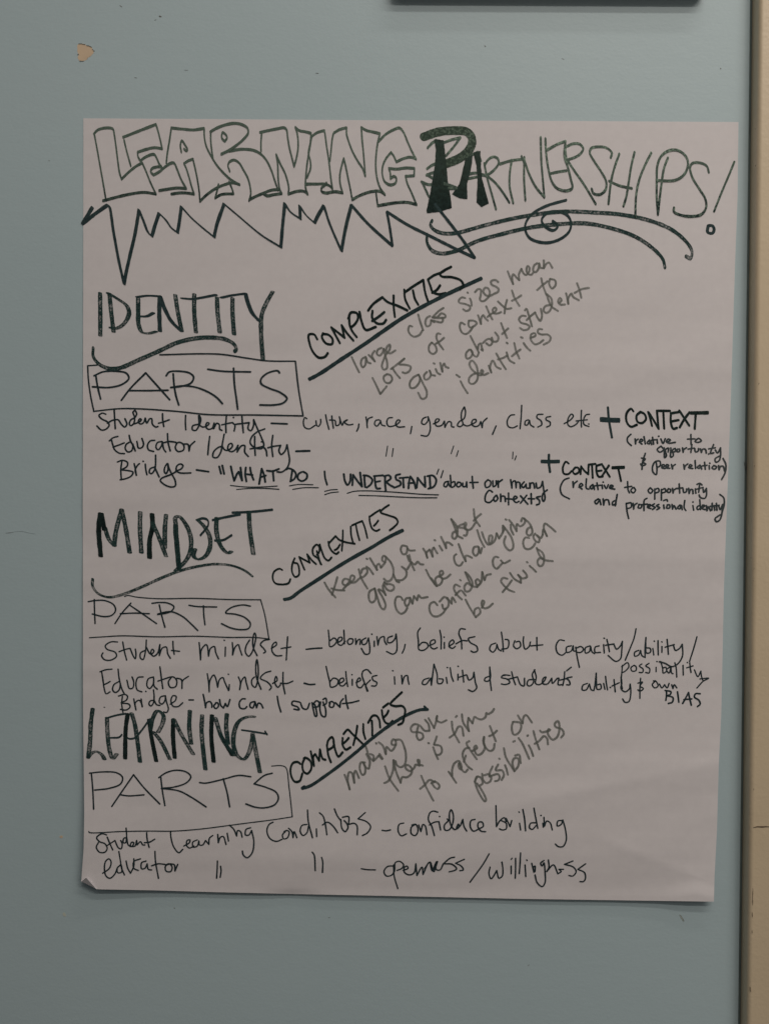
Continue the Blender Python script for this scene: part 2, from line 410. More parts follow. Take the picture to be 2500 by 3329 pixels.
# the cut edge of the paper, a tenth of a millimetre thick
nv = len(vs_); ring = [i for i in range(nu)] + [j * nu + nu - 1 for j in range(1, nv)] + [(nv - 1) * nu + i for i in range(nu - 2, -1, -1)] + [j * nu for j in range(nv - 2, 0, -1)]
e0 = len(pv)
for q in ring: pv.append(Vector(pv[q])); 
for q in ring: pv.append(Vector(pv[q]) + Vector((0, 0.0001, 0)))
for k in range(len(ring)):
    k2 = (k + 1) % len(ring)
    pf.append((e0 + k, e0 + k2, e0 + len(ring) + k2, e0 + len(ring) + k)); flat.append(False)
me = mesh("sheet", pv, pf)
me.polygons.foreach_set('use_smooth', flat)
poster = bpy.data.objects.new("poster", None)
poster.location = on_plane(1310, 2915, 0); col.objects.link(poster)
poster['label'] = "large white chart paper with handwritten marker notes on learning partnerships, stuck to the teal wall"
poster['category'] = "poster"
PM = Matrix.Translation(Vector(poster.location)).inverted()
sheet = link("sheet", me, [M_PAPER]); child_of(sheet, poster, PM)

# ------------------------------------------------------------------ pen strokes
words = []; crop = [0, 0, 1]; crop_id = [0]
def CR(x, y, s):
    crop[:] = [x, y, s]; crop_id[0] += 1
def W(text, ink, nib, paths):
    strokes = []
    for path in paths.replace('\n', ' ').split(';'):
        cur = []
        for tok in path.split():
            sharp = tok.endswith('!')
            x, y = tok.rstrip('!').split(',')
            p = (crop[0] + float(x) / crop[2], crop[1] + float(y) / crop[2])
            cur.append(p)
            if sharp and nib != 'fill':
                if len(cur) > 1: strokes.append(cur)
                cur = [p]
        if len(cur) > 1: strokes.append(cur)
    xs = [p[0] for s in strokes for p in s]; ys = [p[1] for s in strokes for p in s]
    bb = [min(xs), min(ys), max(xs), max(ys)]
    for w in words:
        if w['text'] == text and text not in ('double underline', 'dash', 'Identity') and (w['crop'] != crop_id[0] or w['nib'] != nib):
            b = w['bb']
            if max(b[0] - bb[2], bb[0] - b[2], b[1] - bb[3], bb[1] - b[3]) < 35:
                w['parts'].append((ink, nib, strokes)); w['nib'] = nib; w['crop'] = crop_id[0]
                w['bb'] = [min(b[0], bb[0]), min(b[1], bb[1]), max(b[2], bb[2]), max(b[3], bb[3])]
                return
    words.append(dict(text=text, crop=crop_id[0], nib=nib, bb=bb, parts=[(ink, nib, strokes)]))
# ------------------------------------------------------------------ the writing
# each word: text, ink, nib (wide half, narrow half, angle of the wide axis), pen paths "x,y x,y; x,y ..."
# paths are measured on the sheet in units of one 2500th of the picture's width; ! marks a sharp turn
CR(250, 380, 2.768)
N_T = (4.9, 2.6, 82)
W("LEARNING", 'title', N_T, """152,150 185,115 240,97 300,95 325,105 338,160 352,260 370,400 385,500 403,555! 470,490 540,435 588,410! 620,480 660,580 712,690! 600,675 480,690 380,712 235,750;
157,150 185,300 215,470 245,640 262,745;
415,178 500,145 600,105 712,62! 730,120 750,200 768,282! 700,272 620,288 548,312! 550,350 565,380 580,398;
572,390 620,355 680,332 700,335 720,370 745,425 762,445! 720,445 675,462 665,490 690,518! 740,490 800,440 850,410 875,410 900,460 940,560 985,640! 900,635 820,645 740,658;
425,205 450,310 485,435;
805,410 815,320 835,200 850,95! 950,105 1050,112 1145,98! 1148,180 1165,260 1210,350 1260,430 1330,510 1400,570 1465,605! 1400,590 1330,605 1250,640 1170,695 1108,755! 1100,660 1085,560 1065,460 1045,375! 1000,392 965,415! 985,460 1010,540 1035,630 1055,690! 980,680 920,680 850,690;
940,310 932,250 945,210 975,250 995,290 985,300 965,285;
1200,130 1260,95 1340,65 1420,52 1490,65 1535,95 1542,140 1500,195 1430,255 1370,295 1300,330;
1205,130 1205,200 1212,280 1225,370;
1330,215 1305,185 1312,135 1345,160 1352,185 1335,210;
1275,605 1262,660 1245,725! 1300,695 1410,688! 1395,640 1370,580;
1375,485 1360,430 1380,395 1420,385 1460,410 1500,475 1540,550 1562,640 1565,690 1550,750;
1370,305 1470,287 1522,287 1582,294 1642,320 1702,380 1752,480 1782,570 1812,655""")
CR(800, 380, 2.768)
W("LEARNING", 'title', N_T, """300,650 230,655 150,685 90,710 28,742;
135,305 135,220 142,135; 125,135 200,118 280,102 340,92 362,105 375,180 390,270 410,350 433,440! 455,360 468,280 468,200 458,130 445,90! 480,118 530,128 585,142! 580,230 565,320 550,420 540,520 535,600 540,650 555,690! 520,665 460,665 380,690! 385,640 375,580 350,500 310,420 272,335! 285,420 288,500 292,580 305,650 322,685! 250,695 190,705 160,690;
590,172 640,137 705,118! 715,180 725,260 740,350 755,470 765,560 778,645! 750,615 700,600 640,600 545,600; 590,180 575,250 562,320 580,400 580,460 550,540;
755,390 765,300 775,200 785,150; 790,140 840,110 905,92! 905,150 925,220 960,310 1010,400 1050,460 1073,525! 1065,420 1055,300 1045,200 1038,90! 1080,115 1140,130 1205,145! 1185,230 1170,350 1168,450 1180,550 1210,640 1250,695! 1200,665 1120,670 1030,700 955,740! 940,650 915,530 895,430 880,370! 860,440 845,520 848,600 870,680! 800,668 720,680 680,665 680,635 710,610 725,590;
1195,215 1260,150 1330,110 1380,95 1415,130 1450,210 1490,300 1530,375! 1480,358 1420,370 1352,400! 1330,350 1305,315! 1260,370 1230,440 1228,520 1250,580 1300,608 1345,590 1352,545 1330,530 1300,550! 1298,500 1285,460! 1360,465 1435,455 1515,458! 1512,525! 1435,530! 1450,590 1490,680 1535,785! 1450,765 1350,768 1185,795! 1170,680""")
W("jagged underline", 'marker', (6.6, 2.4, 42), """-1382,809 -1472,959! -1372,879 -1247,789! -1232,799 -1192,1034 -1142,1304 -1097,1500! -1082,1414 -1042,1234 -1002,1064 -962,834! -922,934 -882,1034 -847,1070! -815,960 -782,864! -722,924 -672,994 -617,1037! -602,954 -582,804! -492,904 -402,984 -287,1077! -262,964 -197,779! -72,884 139,1059 314,1168! 330,970 350,775! 400,850 488,912! 484,798! 540,880 616,950! 650,880 700,795! 750,950 858,1202! 900,980 948,790!""")
W("jagged underline", 'marker', (4.8, 3.8, 120), """948,790 1100,960 1318,1157! 1290,970 1268,850! 1450,965 1661,1070 1870,1175 2058,1264! 1940,1090 1700,780""")
CR(1300, 380, 2.768)
W("PARTNERSHIPS", 'title_dense', (14.5, 13, 60), """215,175 350,130 500,118 600,128 645,175 648,240 600,320 520,375 420,415""")
W("PARTNERSHIPS", 'heavy', 'fill', """310,195 395,205 408,330 422,450 430,560 452,690 468,815 360,850 245,862 240,835 265,720 295,560 315,430 325,300;
590,370 655,335 650,410 635,490 605,600 607,735 540,728 470,690 500,650 535,600 560,500;
660,315 725,300 728,400 738,540 765,640 800,775 735,808 690,762 695,650 700,560 690,430""")
W("PARTNERSHIPS", 'title', (4.8, 3.2, 82), """250,275 285,235 330,205; 400,225 470,200 545,182! 480,270 415,345; 245,462 290,430 340,412; 240,520 290,500 330,495; 245,515 300,550; 195,580 260,605 380,595 510,635 440,640; 205,590 260,710;
595,515 690,500 775,525; 600,555 700,535; 600,360 700,312; 700,312 730,390;
760,415 772,480 790,560 830,700 865,825; 762,430 800,375 845,355 880,370 890,410 855,465 790,515 740,520; 790,530 860,590 930,680 985,765;
900,420 1000,390 1110,375; 1007,385 990,500 988,620 1020,770;
1095,350 1115,400; 1120,360 1118,550 1130,745; 1120,380 1160,500 1220,620 1300,718! 1287,560 1274,400 1268,180;
1310,190 1315,300 1335,450 1370,580 1420,640 1500,660 1552,635 1540,560 1510,440 1482,350 1490,215! 1420,240 1330,290; 1360,505 1430,490 1500,480;
1495,265 1560,237 1620,242 1650,282 1620,332 1560,365 1490,385; 1490,220 1490,300 1500,380; 1510,390 1570,480 1661,610 1762,778""")
CR(1850, 430, 2.768)
W("PARTNERSHIPS", 'title', (4.7, 3.2, 70), """375,225 385,180 340,137 270,125 200,140 187,180 230,260 290,350 335,440 330,510 280,555 220,545 205,505;
452,190 410,310 380,430 355,640; 590,175 560,300 535,460 515,580 490,660; 360,435 450,475 565,500;
740,180 680,300 630,430 605,560 597,760;
890,225 855,320 830,480 800,735! 790,600 790,430 795,300 830,210 900,160 980,158 1050,208 1072,280 1040,370 960,425 790,430;
1258,355 1240,300 1180,270 1110,275 1090,310 1110,400 1170,500 1225,590 1235,670 1190,735 1080,752 990,735 945,710 945,675""")
W("!", 'title', (3.6, 3.0, 20), "1488,260 1440,380 1380,520 1305,710")
W("!", 'marker', (5.2, 4.6, 20), "1252,838 1248,895 1290,905 1306,868 1290,838 1258,836")
CR(1300, 600, 1.661)
W("curved flourish", 'marker_dry', (6.4, 4.4, 90), """174,193 165,215 185,242 230,260 300,260 450,220 600,183 760,155 900,143 1050,148 1200,160 1350,192 1470,242 1550,310 1578,360 1570,395 1545,385;
147,268 147,310 172,352 220,370 300,357 420,302 550,265 700,230 850,212 1000,207 1130,230 1270,278 1370,345 1420,400 1432,445""")
W("spiral flourish", 'marker', (5.2, 3.4, 90), "898,82 800,110 730,145 690,185 676,230 700,285 780,312 860,295 915,250 924,200 900,160 840,143 790,155 766,190 785,225 830,245 852,225 840,205 825,195")
CR(280, 930, 2.373)
NI = (7.2, 3.0, 12)
W("IDENTITY", 'marker_dry', NI, """108,50 110,210 110,380; 180,55 192,180 212,350; 402,92 402,200 405,290 430,352 480,362 540,348; 688,65 705,180 738,345; 835,60 835,200 848,355; 1130,90 1130,200 1142,370; 1440,40 1390,130 1355,220 1350,330 1355,440 1365,565;
170,52 250,100 315,150 332,210 290,290 225,325 190,318; 1010,85 1015,200 1032,355""")
W("IDENTITY", 'marker', (7.2, 3.0, 12), """395,82 470,72 555,75; 415,232 470,230 518,205; 568,80 565,200 570,345; 570,75 610,180 660,270 735,345; 740,92 820,97 900,85 1000,65; 1045,87 1120,70 1230,55! 1250,130 1285,210 1335,265""")
W("swoosh underline", 'marker_dry', (7.0, 4.6, 75), "55,478 55,540 100,600 180,635 260,630 400,570 560,500 700,435 850,400 980,395 1080,410 1145,450 1160,490 1145,500")
W("box outline", 'fine', (2.7, 2.5, 0), "85,608 12,613! 18,720 34,840 60,965! 250,945 400,945 700,965 950,990 1300,993 1674,1000! 1640,800 1615,578! 1400,575 1250,555 1050,525 900,520 570,528")
W("PARTS", 'fine', (3.3, 3.0, 0), """75,690 90,780 112,870; 62,690 130,660 220,655 310,670 330,710 280,755 180,780 50,775;
272,880 340,790 460,668! 560,780 645,875; 330,805 480,805 632,802;
672,675 680,770 695,850 715,915; 618,690 640,662 720,655 800,670 830,700 810,745 740,770 655,780! 750,768 850,780 950,820 1010,860 1052,905;
940,640 1050,655 1268,660; 1138,632 1145,760 1160,870 1170,948;
1492,668 1480,652 1400,670 1350,715 1350,750 1410,785 1500,820 1550,865 1520,900 1450,915 1342,915""")
CR(290, 1310, 2.768)
P1 = (2.9, 2.6, 0)
P2 = (3.5, 3.2, 0)
W("Student", 'fine', P1, """150,100 120,90 88,110 110,140 165,170 180,200 150,235 110,242 70,205; 225,60 230,150 235,230; 165,180 210,155 260,150 290,190 320,215 340,190 322,140;
412,65 395,80 410,130 400,185 372,203 362,185 375,150 410,130 428,95 412,62; 395,190 450,170 470,150 458,140 442,165 460,188 490,175 505,135! 518,180 545,140 562,140 570,190 600,215 620,210; 660,95 662,150 672,210; 625,180 665,170 720,150""")
W("Identity", 'fine', P1, """868,110 866,180 870,240; 993,112 1005,150 985,210 960,245 930,240 932,205 985,190! 1020,215 1060,205 1080,182 1062,175 1050,210 1072,235 1108,225 1125,180! 1120,230! 1150,180 1172,195 1175,235 1195,245; 985,112 990,180; 1235,120 1230,190 1232,265; 1195,195 1250,182 1290,175! 1312,200 1305,250; 1298,128 1300,130; 1375,115 1380,190 1388,265; 1320,190 1400,180 1440,175! 1430,230 1455,248 1480,200 1480,148! 1510,220 1550,310 1572,380 1550,410 1490,400 1450,360 1460,310 1510,260 1580,232""")
W("dash", 'fine', P2, "1640,182 1700,184 1782,187")
W("Educator", 'fine', P1, """258,300 215,312 182,340; 200,330 212,375 230,420 270,450 318,455; 215,395 260,380 315,358; 360,290 372,340 395,380 415,430; 372,348 335,370 325,410 350,440 385,425 395,370; 430,345 445,405 475,400 490,370 475,318; 590,335 550,340 525,380 535,420 580,435; 655,345 615,355 602,400 622,420 650,385 660,350! 670,410 690,440; 705,275 710,350 730,430; 665,358 720,345 780,352; 790,360 775,400 800,435 850,420 850,375 815,352 785,360; 850,368 890,372 900,430! 910,385 950,345""")
W("Identity", 'fine', P1, """1085,300 1075,380 1068,465; 1215,280 1200,360 1185,440 1150,490 1115,485 1120,440 1160,400 1197,388! 1220,420 1250,425 1290,385 1280,362 1255,375 1250,420 1280,437 1315,420 1340,380! 1332,440! 1370,385 1400,382 1400,440 1432,480; 1490,300 1490,380 1495,470; 1450,412 1520,400 1562,390! 1590,420 1600,475; 1550,348 1552,350; 1653,290 1643,380 1653,480; 1610,402 1653,390 1723,380! 1708,430 1728,462 1763,430 1781,375! 1793,440 1803,520 1783,580 1733,620 1693,618""")
W("dash", 'fine', (4.0, 3.6, 0), "1863,434 1983,430")
W("Bridge", 'fine', P1, """295,520 285,600 290,690; 255,530 300,515 345,535 340,570 285,602! 350,608 395,622 380,655 330,680 280,690; 405,545 415,590 425,650! 415,600 440,555 452,545; 505,550 510,600 520,645; 485,523 488,525; 598,468 597,560 590,600 560,635 542,625 550,590 590,575! 605,610 630,665; 700,545 680,580 678,620 692,635 710,600 708,545! 720,590 745,640 775,700 775,745 740,755 680,735 640,695 655,675 740,640 800,605; 780,612 830,590 845,562 820,547 787,570 787,610 820,628 915,628""")
W("dash", 'fine', P2, "968,602 1075,618")
W('"WHAT', 'fine', P2, """1170,570 1187,635; 1198,562 1215,638; 1275,570 1290,640 1305,700! 1330,640 1345,618! 1377,697! 1362,580; 1410,580 1405,640 1415,705; 1420,640 1470,647; 1448,580 1460,640 1480,690; 1530,728 1543,650 1553,590! 1575,650 1585,710; 1540,668 1590,652; 1600,608 1650,612 1708,592; 1653,610 1661,700""")
W("double underline", 'fine', (1.9, 1.8, 0), "1272,742 1400,755 1550,755 1693,747; 1328,778 1450,768 1580,768 1708,776")
CR(880, 1310, 2.768)
W("DO", 'fine', P2, "195,605 188,650 180,700; 140,598 160,588 205,605 228,640 215,680 178,705; 280,620 250,640 245,680 280,702 322,680 327,640 295,618")
W("double underline", 'fine', (1.9, 1.8, 0), "170,745 250,733 380,735; 200,777 300,762 430,762")
W("I", 'fine', (3.3, 3.2, 0), "485,615 490,670 508,735")
W("double underline", 'fine', (1.9, 1.8, 0), "487,795 540,782 600,778; 487,825 540,808 610,800")
W('UNDERSTAND"', 'fine', P2, """658,640 668,700 692,738 715,705 720,640; 735,740 742,645! 780,700 822,752! 812,680 805,625; 843,650 845,700 850,755; 835,650 880,657 915,690 902,730 865,760; 935,655 940,710 955,768 985,768; 930,657 1010,650; 945,710 985,702; 1030,660 1030,720 1036,785; 1020,657 1065,650 1082,675 1040,710! 1070,735 1115,760; 1165,640 1127,652 1132,688 1165,705 1170,735 1130,755; 1192,680 1197,760; 1160,675 1235,668; 1240,768 1247,700 1257,660! 1290,710 1305,768; 1240,722 1292,717; 1315,762 1322,672! 1360,720 1392,755! 1387,660; 1432,668 1437,762; 1410,657 1460,652 1490,692 1470,750 1420,770""")
W("closing quote mark", 'fine', (2.3, 2.2, 0), "1512,595 1495,640; 1552,608 1532,672")
W("double underline", 'fine', (2.0, 1.9, 0), "690,812 750,795 850,790 1000,795 1200,808 1350,820 1510,826; 795,832 950,835 1200,847 1350,852 1495,852")
P3 = (2.5, 2.3, 0)
W("culture,", 'fine', P3, """325,140 308,130 295,165 305,215 345,232 400,200; 408,160 415,200 430,210 450,180 450,145; 495,105 505,160 525,235; 550,115 555,160 565,225; 530,152 580,157 588,200 615,195 625,150 618,122! 632,170 645,200 660,165 690,150! 665,172 700,195 740,190; 794,188 790,220 775,252""")
W("race,", 'fine', P3, """858,125 865,170 870,222! 868,180 880,140 915,125; 975,150 945,157 935,190 955,207 985,172 988,155! 1000,195 1030,205; 1095,130 1060,135 1045,170 1060,207 1105,205 1150,180 1165,157 1145,150 1125,188 1145,213 1205,212; 1270,210 1265,240 1258,275""")
W("ditto mark", 'fine', (1.9, 1.8, 0), "1052,388 1038,478; 1103,408 1093,480")
CR(1360, 1310, 2.768)
W("gender,", 'fine', P3, """72,125 42,140 30,180 55,192 88,155 88,122! 105,180 105,250 80,295 25,290; 135,187 180,165 190,147 165,142 150,175 165,205 210,200 235,162! 240,217! 270,167 295,172 300,210 320,215; 412,35 390,80 388,140 402,190 375,212 352,200 370,165 410,140 425,80 415,35; 400,190 440,205 480,190 520,165 518,147 492,150 480,188 510,210 545,200 562,165! 575,220! 582,172 618,135; 700,205 685,240 668,280""")
W("class", 'fine', P3, """865,105 830,110 800,160 810,210 850,222 890,205; 930,20 925,130 915,230; 990,150 965,160 960,195 980,197 1000,155! 1010,195 1040,215; 1120,100 1072,105 1067,130 1105,160 1110,195 1075,215; 1190,120 1150,130 1150,150 1185,170 1185,200 1155,215""")
W("etc.", 'fine', P3, """1312,185 1370,150 1395,115 1380,98 1352,130 1345,190 1370,212 1420,190 1440,165; 1468,65 1465,130 1468,215; 1420,160 1520,150; 1540,100 1510,105 1490,140 1490,190 1535,210; 1532,187 1535,188""")
W("ditto mark", 'fine', (1.8, 1.7, 0), "318,385 295,455; 360,428 343,480")
W("ditto mark", 'fine', (1.8, 1.7, 0), "852,440 848,500; 882,475 868,512")
P4 = (2.9, 2.8, 0)
W("about", 'fine', P4, """272,705 242,712 230,745 250,755 270,717! 280,745 298,757; 288,650 292,700 298,757 325,747 327,707 300,715; 357,715 342,740 360,755 383,740 378,715 355,712; 400,720 402,750 425,750 435,710! 437,757; 485,660 488,710 495,765; 465,715 538,713""")
W("our", 'fine', P4, "625,690 600,720 610,760 645,745 650,705 625,690; 670,700 675,752 700,737 700,700; 717,700 720,757! 722,717 755,690")
W("many", 'fine', P4, """830,690 842,765! 847,712 870,700 880,762! 887,712 910,715 918,767; 952,710 930,740 945,762 970,730! 975,765 998,765; 1002,720 1005,765! 1012,722 1035,720 1047,765; 1060,720 1070,765 1100,755 1118,705! 1130,790 1140,860 1128,885 1115,862 1125,810 1160,782""")
W("Contexts", 'fine', (3.0, 2.8, 0), """667,802 640,785 605,830 605,885 640,895 672,870; 700,830 677,860 690,885 715,862 705,830; 740,820 742,885! 750,840 775,840 784,885; 812,810 812,915; 785,860 850,865; 855,873 890,850 870,837 855,865 880,895 905,885; 920,835 985,910; 975,830 920,900; 1015,815 1018,905; 990,860 1045,862; 1097,840 1062,850 1090,875 1087,908 1065,915""")
W("plus sign", 'marker', (4.0, 3.8, 0), "1175,465 1175,540 1185,620")
W("plus sign", 'marker', (6.0, 2.0, 90), "1105,525 1190,527 1270,525")
CR(1780, 1300, 2.768)
W("plus sign", 'marker', (3.8, 3.4, 0), "543,65 553,180 580,338")
W("plus sign", 'marker', (8.0, 2.2, 90), "475,174 560,180 650,182")
W("CONTEXT", 'heavy', (4.4, 3.4, 60), """772,100 752,78 712,120 714,200 752,240 805,222; 835,108 802,140 810,195 850,207 887,170 872,125 838,107; 905,108 925,170 940,230; 912,112 960,190 1000,258! 992,180 985,97! 1102,97; 1042,100 1050,255; 1110,120 1110,200 1132,258 1165,250; 1110,120 1182,107; 1115,192 1180,180; 1187,95 1230,160 1275,228; 1278,110 1230,175 1190,245; 1335,120 1325,258""")
W("CONTEXT", 'heavy', (6.0, 2.2, 90), "1288,117 1448,114")
P5 = (2.9, 2.7, 0)
W("(relative", 'fine', P5, """750,308 720,340 720,375 754,410; 788,350 792,395! 797,367 815,352; 825,380 857,365 842,350 828,375 850,397; 868,330 880,395; 917,360 897,385 915,397 925,365 937,400; 945,335 955,397; 935,362 970,357; 985,355 990,390; 1000,325 1002,326; 1020,350 1040,390 1060,347; 1075,377 1107,362 1087,350 1070,372 1090,387 1150,380""")
W("to", 'fine', P5, "1290,310 1292,400; 1260,352 1325,350; 1345,355 1327,372 1350,382 1385,367 1360,345 1343,353")
W("opportunity", 'fine', P5, """1020,415 987,445 1010,470 1045,445 1020,415; 1050,430 1055,520 1070,500 1060,450 1090,432 1085,467; 1110,430 1110,515 1132,500 1125,450 1150,435 1150,462 1120,470; 1172,440 1165,465 1190,462 1187,440; 1215,430 1220,470! 1227,445 1250,430; 1300,400 1290,472; 1265,442 1320,432; 1325,437 1332,467 1355,460 1360,437; 1377,440 1385,472! 1397,442 1420,442 1430,477; 1450,485 1452,486; 1495,400 1468,480 1495,475; 1450,440 1510,430; 1510,450 1530,477 1557,430! 1557,500 1545,545 1515,560 1508,530 1545,505""")
W("&", 'fine', P5, "880,480 855,560 850,625; 845,522 880,530 858,560 885,577 850,592 838,575")
W("peer", 'fine', P5, """978,560 985,620 978,672 950,650 945,600 970,555 1010,550 1015,590 985,607; 1028,610 1057,590 1037,580 1030,610 1060,617; 1065,610 1092,590 1072,580 1068,610 1100,614; 1115,580 1125,620! 1127,597 1150,580""")
W("relation)", 'fine', P5, """1225,580 1232,622! 1237,597 1262,575; 1270,607 1302,592 1282,580 1275,610 1307,617; 1328,545 1332,617; 1372,585 1347,605 1365,617 1380,592 1387,622; 1413,560 1420,622; 1395,592 1435,587; 1455,590 1457,622; 1460,568 1462,569; 1497,590 1480,610 1505,622 1522,602 1497,588; 1540,590 1545,627! 1557,597 1580,597 1595,637; 1580,525 1605,580 1600,650 1568,715""")
W("CONTEXT", 'heavy', (3.7, 3.2, 60), """190,572 165,555 138,610 147,662 187,667 215,640; 247,610 227,640 245,667 282,647 277,610 248,608; 297,667 302,597! 335,640 367,667! 370,582! 432,575; 400,580 407,700; 440,592 442,650 462,690 497,688; 440,592 490,577; 445,640 487,635; 497,590 560,690; 552,590 487,690; 637,615 662,728""")
W("CONTEXT", 'heavy', (5.6, 2.2, 90), "580,610 692,606")
W("(relative", 'fine', P5, """192,703 150,720 115,790 130,850 197,890; 228,735 232,787! 237,757 267,730; 283,785 317,767 302,750 285,775 310,802; 350,710 350,795 372,802; 407,760 382,785 400,802 415,767 422,805; 445,745 455,807; 430,772 477,767; 490,765 495,797; 500,738 502,739; 510,767 530,797 547,762; 558,790 592,777 572,765 560,790 605,802""")
W("to", 'fine', P5, "720,735 725,810 737,835; 695,787 757,777; 767,790 750,815 770,837 792,812 777,787")
W("opportunity", 'fine', P5, """925,790 905,815 925,840 947,815 925,790; 965,800 965,892; 965,807 997,795 1002,825 970,837; 1025,805 1025,900; 1025,812 1057,797 1062,825 1030,837; 1087,800 1075,825 1100,832 1107,805 1087,798; 1125,795 1130,837! 1137,812 1162,795; 1185,755 1190,837; 1165,797 1217,790; 1220,800 1227,832 1250,825 1252,800; 1270,795 1275,840! 1287,807 1305,807 1310,842; 1330,800 1335,840; 1370,750 1360,832; 1345,802 1400,787; 1345,760 1370,750 1390,765; 1400,800 1407,832 1430,795! 1430,860 1415,885 1375,877 1365,855""")
W("and", 'fine', (3.0, 2.9, 0), "457,890 425,915 440,937 470,897! 480,942; 500,890 505,945! 517,902 545,900 557,942; 627,850 610,952; 612,905 587,917 585,945 615,937")
W("professional", 'fine', P5, """708,930 715,1000 730,1067; 710,932 752,927 752,965 720,977; 770,930 775,982! 782,947 805,930; 822,945 815,970 840,972 847,945 822,940; 895,885 872,900 868,995; 850,942 897,937; 900,965 932,947 912,940 900,965 930,977; 962,935 940,950 970,967 945,985; 1002,940 980,952 1010,970 985,987; 1045,945 1050,977; 1045,905 1075,897 1080,910; 1082,945 1070,970 1100,972 1097,942 1077,945; 1120,940 1125,982! 1137,950 1157,982; 1192,945 1170,970 1190,982 1205,947 1212,987; 1235,905 1230,970 1245,995""")
W("identity)", 'fine', P5, """1308,950 1315,992; 1308,918 1310,919; 1370,897 1377,987; 1370,947 1345,965 1350,987 1375,977; 1390,970 1417,952 1397,945 1390,975 1420,987; 1430,950 1435,997! 1447,960 1467,997; 1482,930 1480,992; 1500,950 1505,992; 1520,930 1525,992; 1465,957 1545,947; 1540,950 1555,987 1577,940! 1570,1020 1550,1080 1520,1095 1508,1070 1550,1035; 1550,850 1585,880 1590,940 1565,1030""")
CR(960, 840, 2.595)
NC = (4.6, 3.6, 60)
W("COMPLEXITIES", 'heavy', NC, """185,680 160,640 115,642 122,720 152,790 200,835 250,828 275,797; 235,630 225,660 260,715 310,720 315,680 280,642 237,635; 376,712 305,580! 415,665! 392,562! 430,620 490,690; 455,480 460,560 480,610 518,660; 447,505 470,455 520,460 530,500 505,550 477,575; 543,450 560,530 595,600 680,575; 652,440 650,500 690,545 745,545 767,515; 615,437 660,380 735,325! 780,365 860,395 945,435; 650,525 700,492 752,450; 830,312 830,400 840,490; 920,262 927,340 965,420; 922,285 1000,230 1080,180! 1095,280 1122,365; 993,268 1010,340 1037,387; 1120,178 1140,230 1160,280 1210,300 1270,290; 1120,175 1170,140 1225,120; 1155,287 1192,265 1222,225; 1315,68 1260,97 1220,130 1240,150 1320,155 1400,185 1417,225 1390,258""")
W("underline", 'marker', (6.4, 4.0, 60), "118,1018 200,975 400,842 600,710 750,605 900,503 1100,390 1300,290 1570,165")
CR(1120, 820, 3.775)
PG = (3.7, 3.2, 40)
W("large", 'grey', PG, "90,1285 130,1370 180,1470; 260,1280 215,1310 202,1370 225,1410 255,1380 265,1290! 285,1345 320,1360; 298,1258 330,1290 372,1335! 338,1262 370,1207; 455,1170 412,1190 397,1240 430,1265 470,1225 482,1180! 500,1260 522,1340 520,1420 480,1435 460,1390 480,1320 510,1250 555,1190 558,1130 527,1150 512,1210 560,1235 625,1200")
W("LOTS", 'grey', PG, "345,1540 390,1630 440,1735! 480,1690 518,1642; 515,1495 480,1530 500,1590 550,1602 585,1560 570,1510 525,1492; 590,1420 625,1475 680,1540; 572,1430 650,1370 735,1302! 670,1370 740,1377 812,1400 800,1450 750,1480 715,1470")
W("gain", 'grey', PG, "905,1500 850,1530 802,1600 812,1660 860,1660 918,1595 930,1540! 905,1490 960,1600 1010,1710 1000,1780 950,1795 905,1720; 1012,1465 977,1510 990,1560 1030,1550 1060,1500 1045,1450! 1070,1500 1110,1510; 1120,1430 1145,1480 1175,1495; 1095,1360 1105,1364; 1175,1355 1190,1420 1202,1462! 1202,1400 1225,1360 1240,1400 1275,1415")
W("class", 'grey', PG, "830,907 800,900 782,950 812,1010 860,1033 920,1010 955,960; 905,760 930,850 965,952; 1050,780 1012,800 992,860 1010,905 1050,890 1065,830! 1100,855; 1215,680 1160,715 1080,795! 1140,790 1190,745 1240,770 1235,795 1100,800; 1200,800 1210,825 1195,855 1145,850 1080,830")
W("of", 'grey', PG, "1070,1105 1037,1150 1045,1220 1090,1245 1130,1210 1120,1150 1075,1105; 1175,1000 1145,992 1127,1030 1150,1100 1212,1190; 1120,1120 1170,1090 1222,1047")
W("sizes", 'grey', PG, "1480,557 1440,550 1402,590 1410,615 1480,630 1540,660 1535,700 1490,715 1457,695; 1540,565 1555,600 1560,650; 1510,490 1514,494")
W("context", 'grey', PG, "1475,882 1430,860 1415,910 1442,980 1490,1000 1545,960 1580,905")
W("identities", 'grey', PG, "1425,1580 1460,1650 1510,1725; 1375,1502 1412,1527")
CR(1500, 820, 3.775)
W("sizes", 'grey', PG, "168,485 205,447 240,457 237,520 230,580 265,597 320,560 350,500 330,440 290,432 270,480 300,520 350,530 400,505 450,480 460,450 430,420 372,390 365,350 420,335 452,360")
W("mean", 'grey', PG, "570,230 600,310 635,385! 622,300 637,265 680,310 710,337! 705,270 737,200! 760,250 790,275 830,235 835,180 815,162 800,200 812,255 860,270 885,240; 930,130 892,160 882,220 910,240 945,200 955,132! 975,190 1005,185; 1012,95 1012,190! 1040,140 1075,120 1115,185")
W("context", 'grey', PG, "92,835 87,890 110,920 160,900 190,865 150,835 97,835; 205,770 225,830 240,875! 242,810 270,767 290,800 325,835; 305,660 340,740 380,820; 320,790 370,750 405,735 430,695 417,672 385,700 402,745 450,745 487,730; 450,600 520,665 560,690 612,682; 560,580 540,660 530,745; 622,465 650,550 712,652; 622,590 680,560 735,525")
W("to", 'grey', PG, "980,315 1000,400 1042,515; 930,460 990,405 1060,350; 1088,325 1077,380 1112,440 1155,400 1150,340 1090,322")
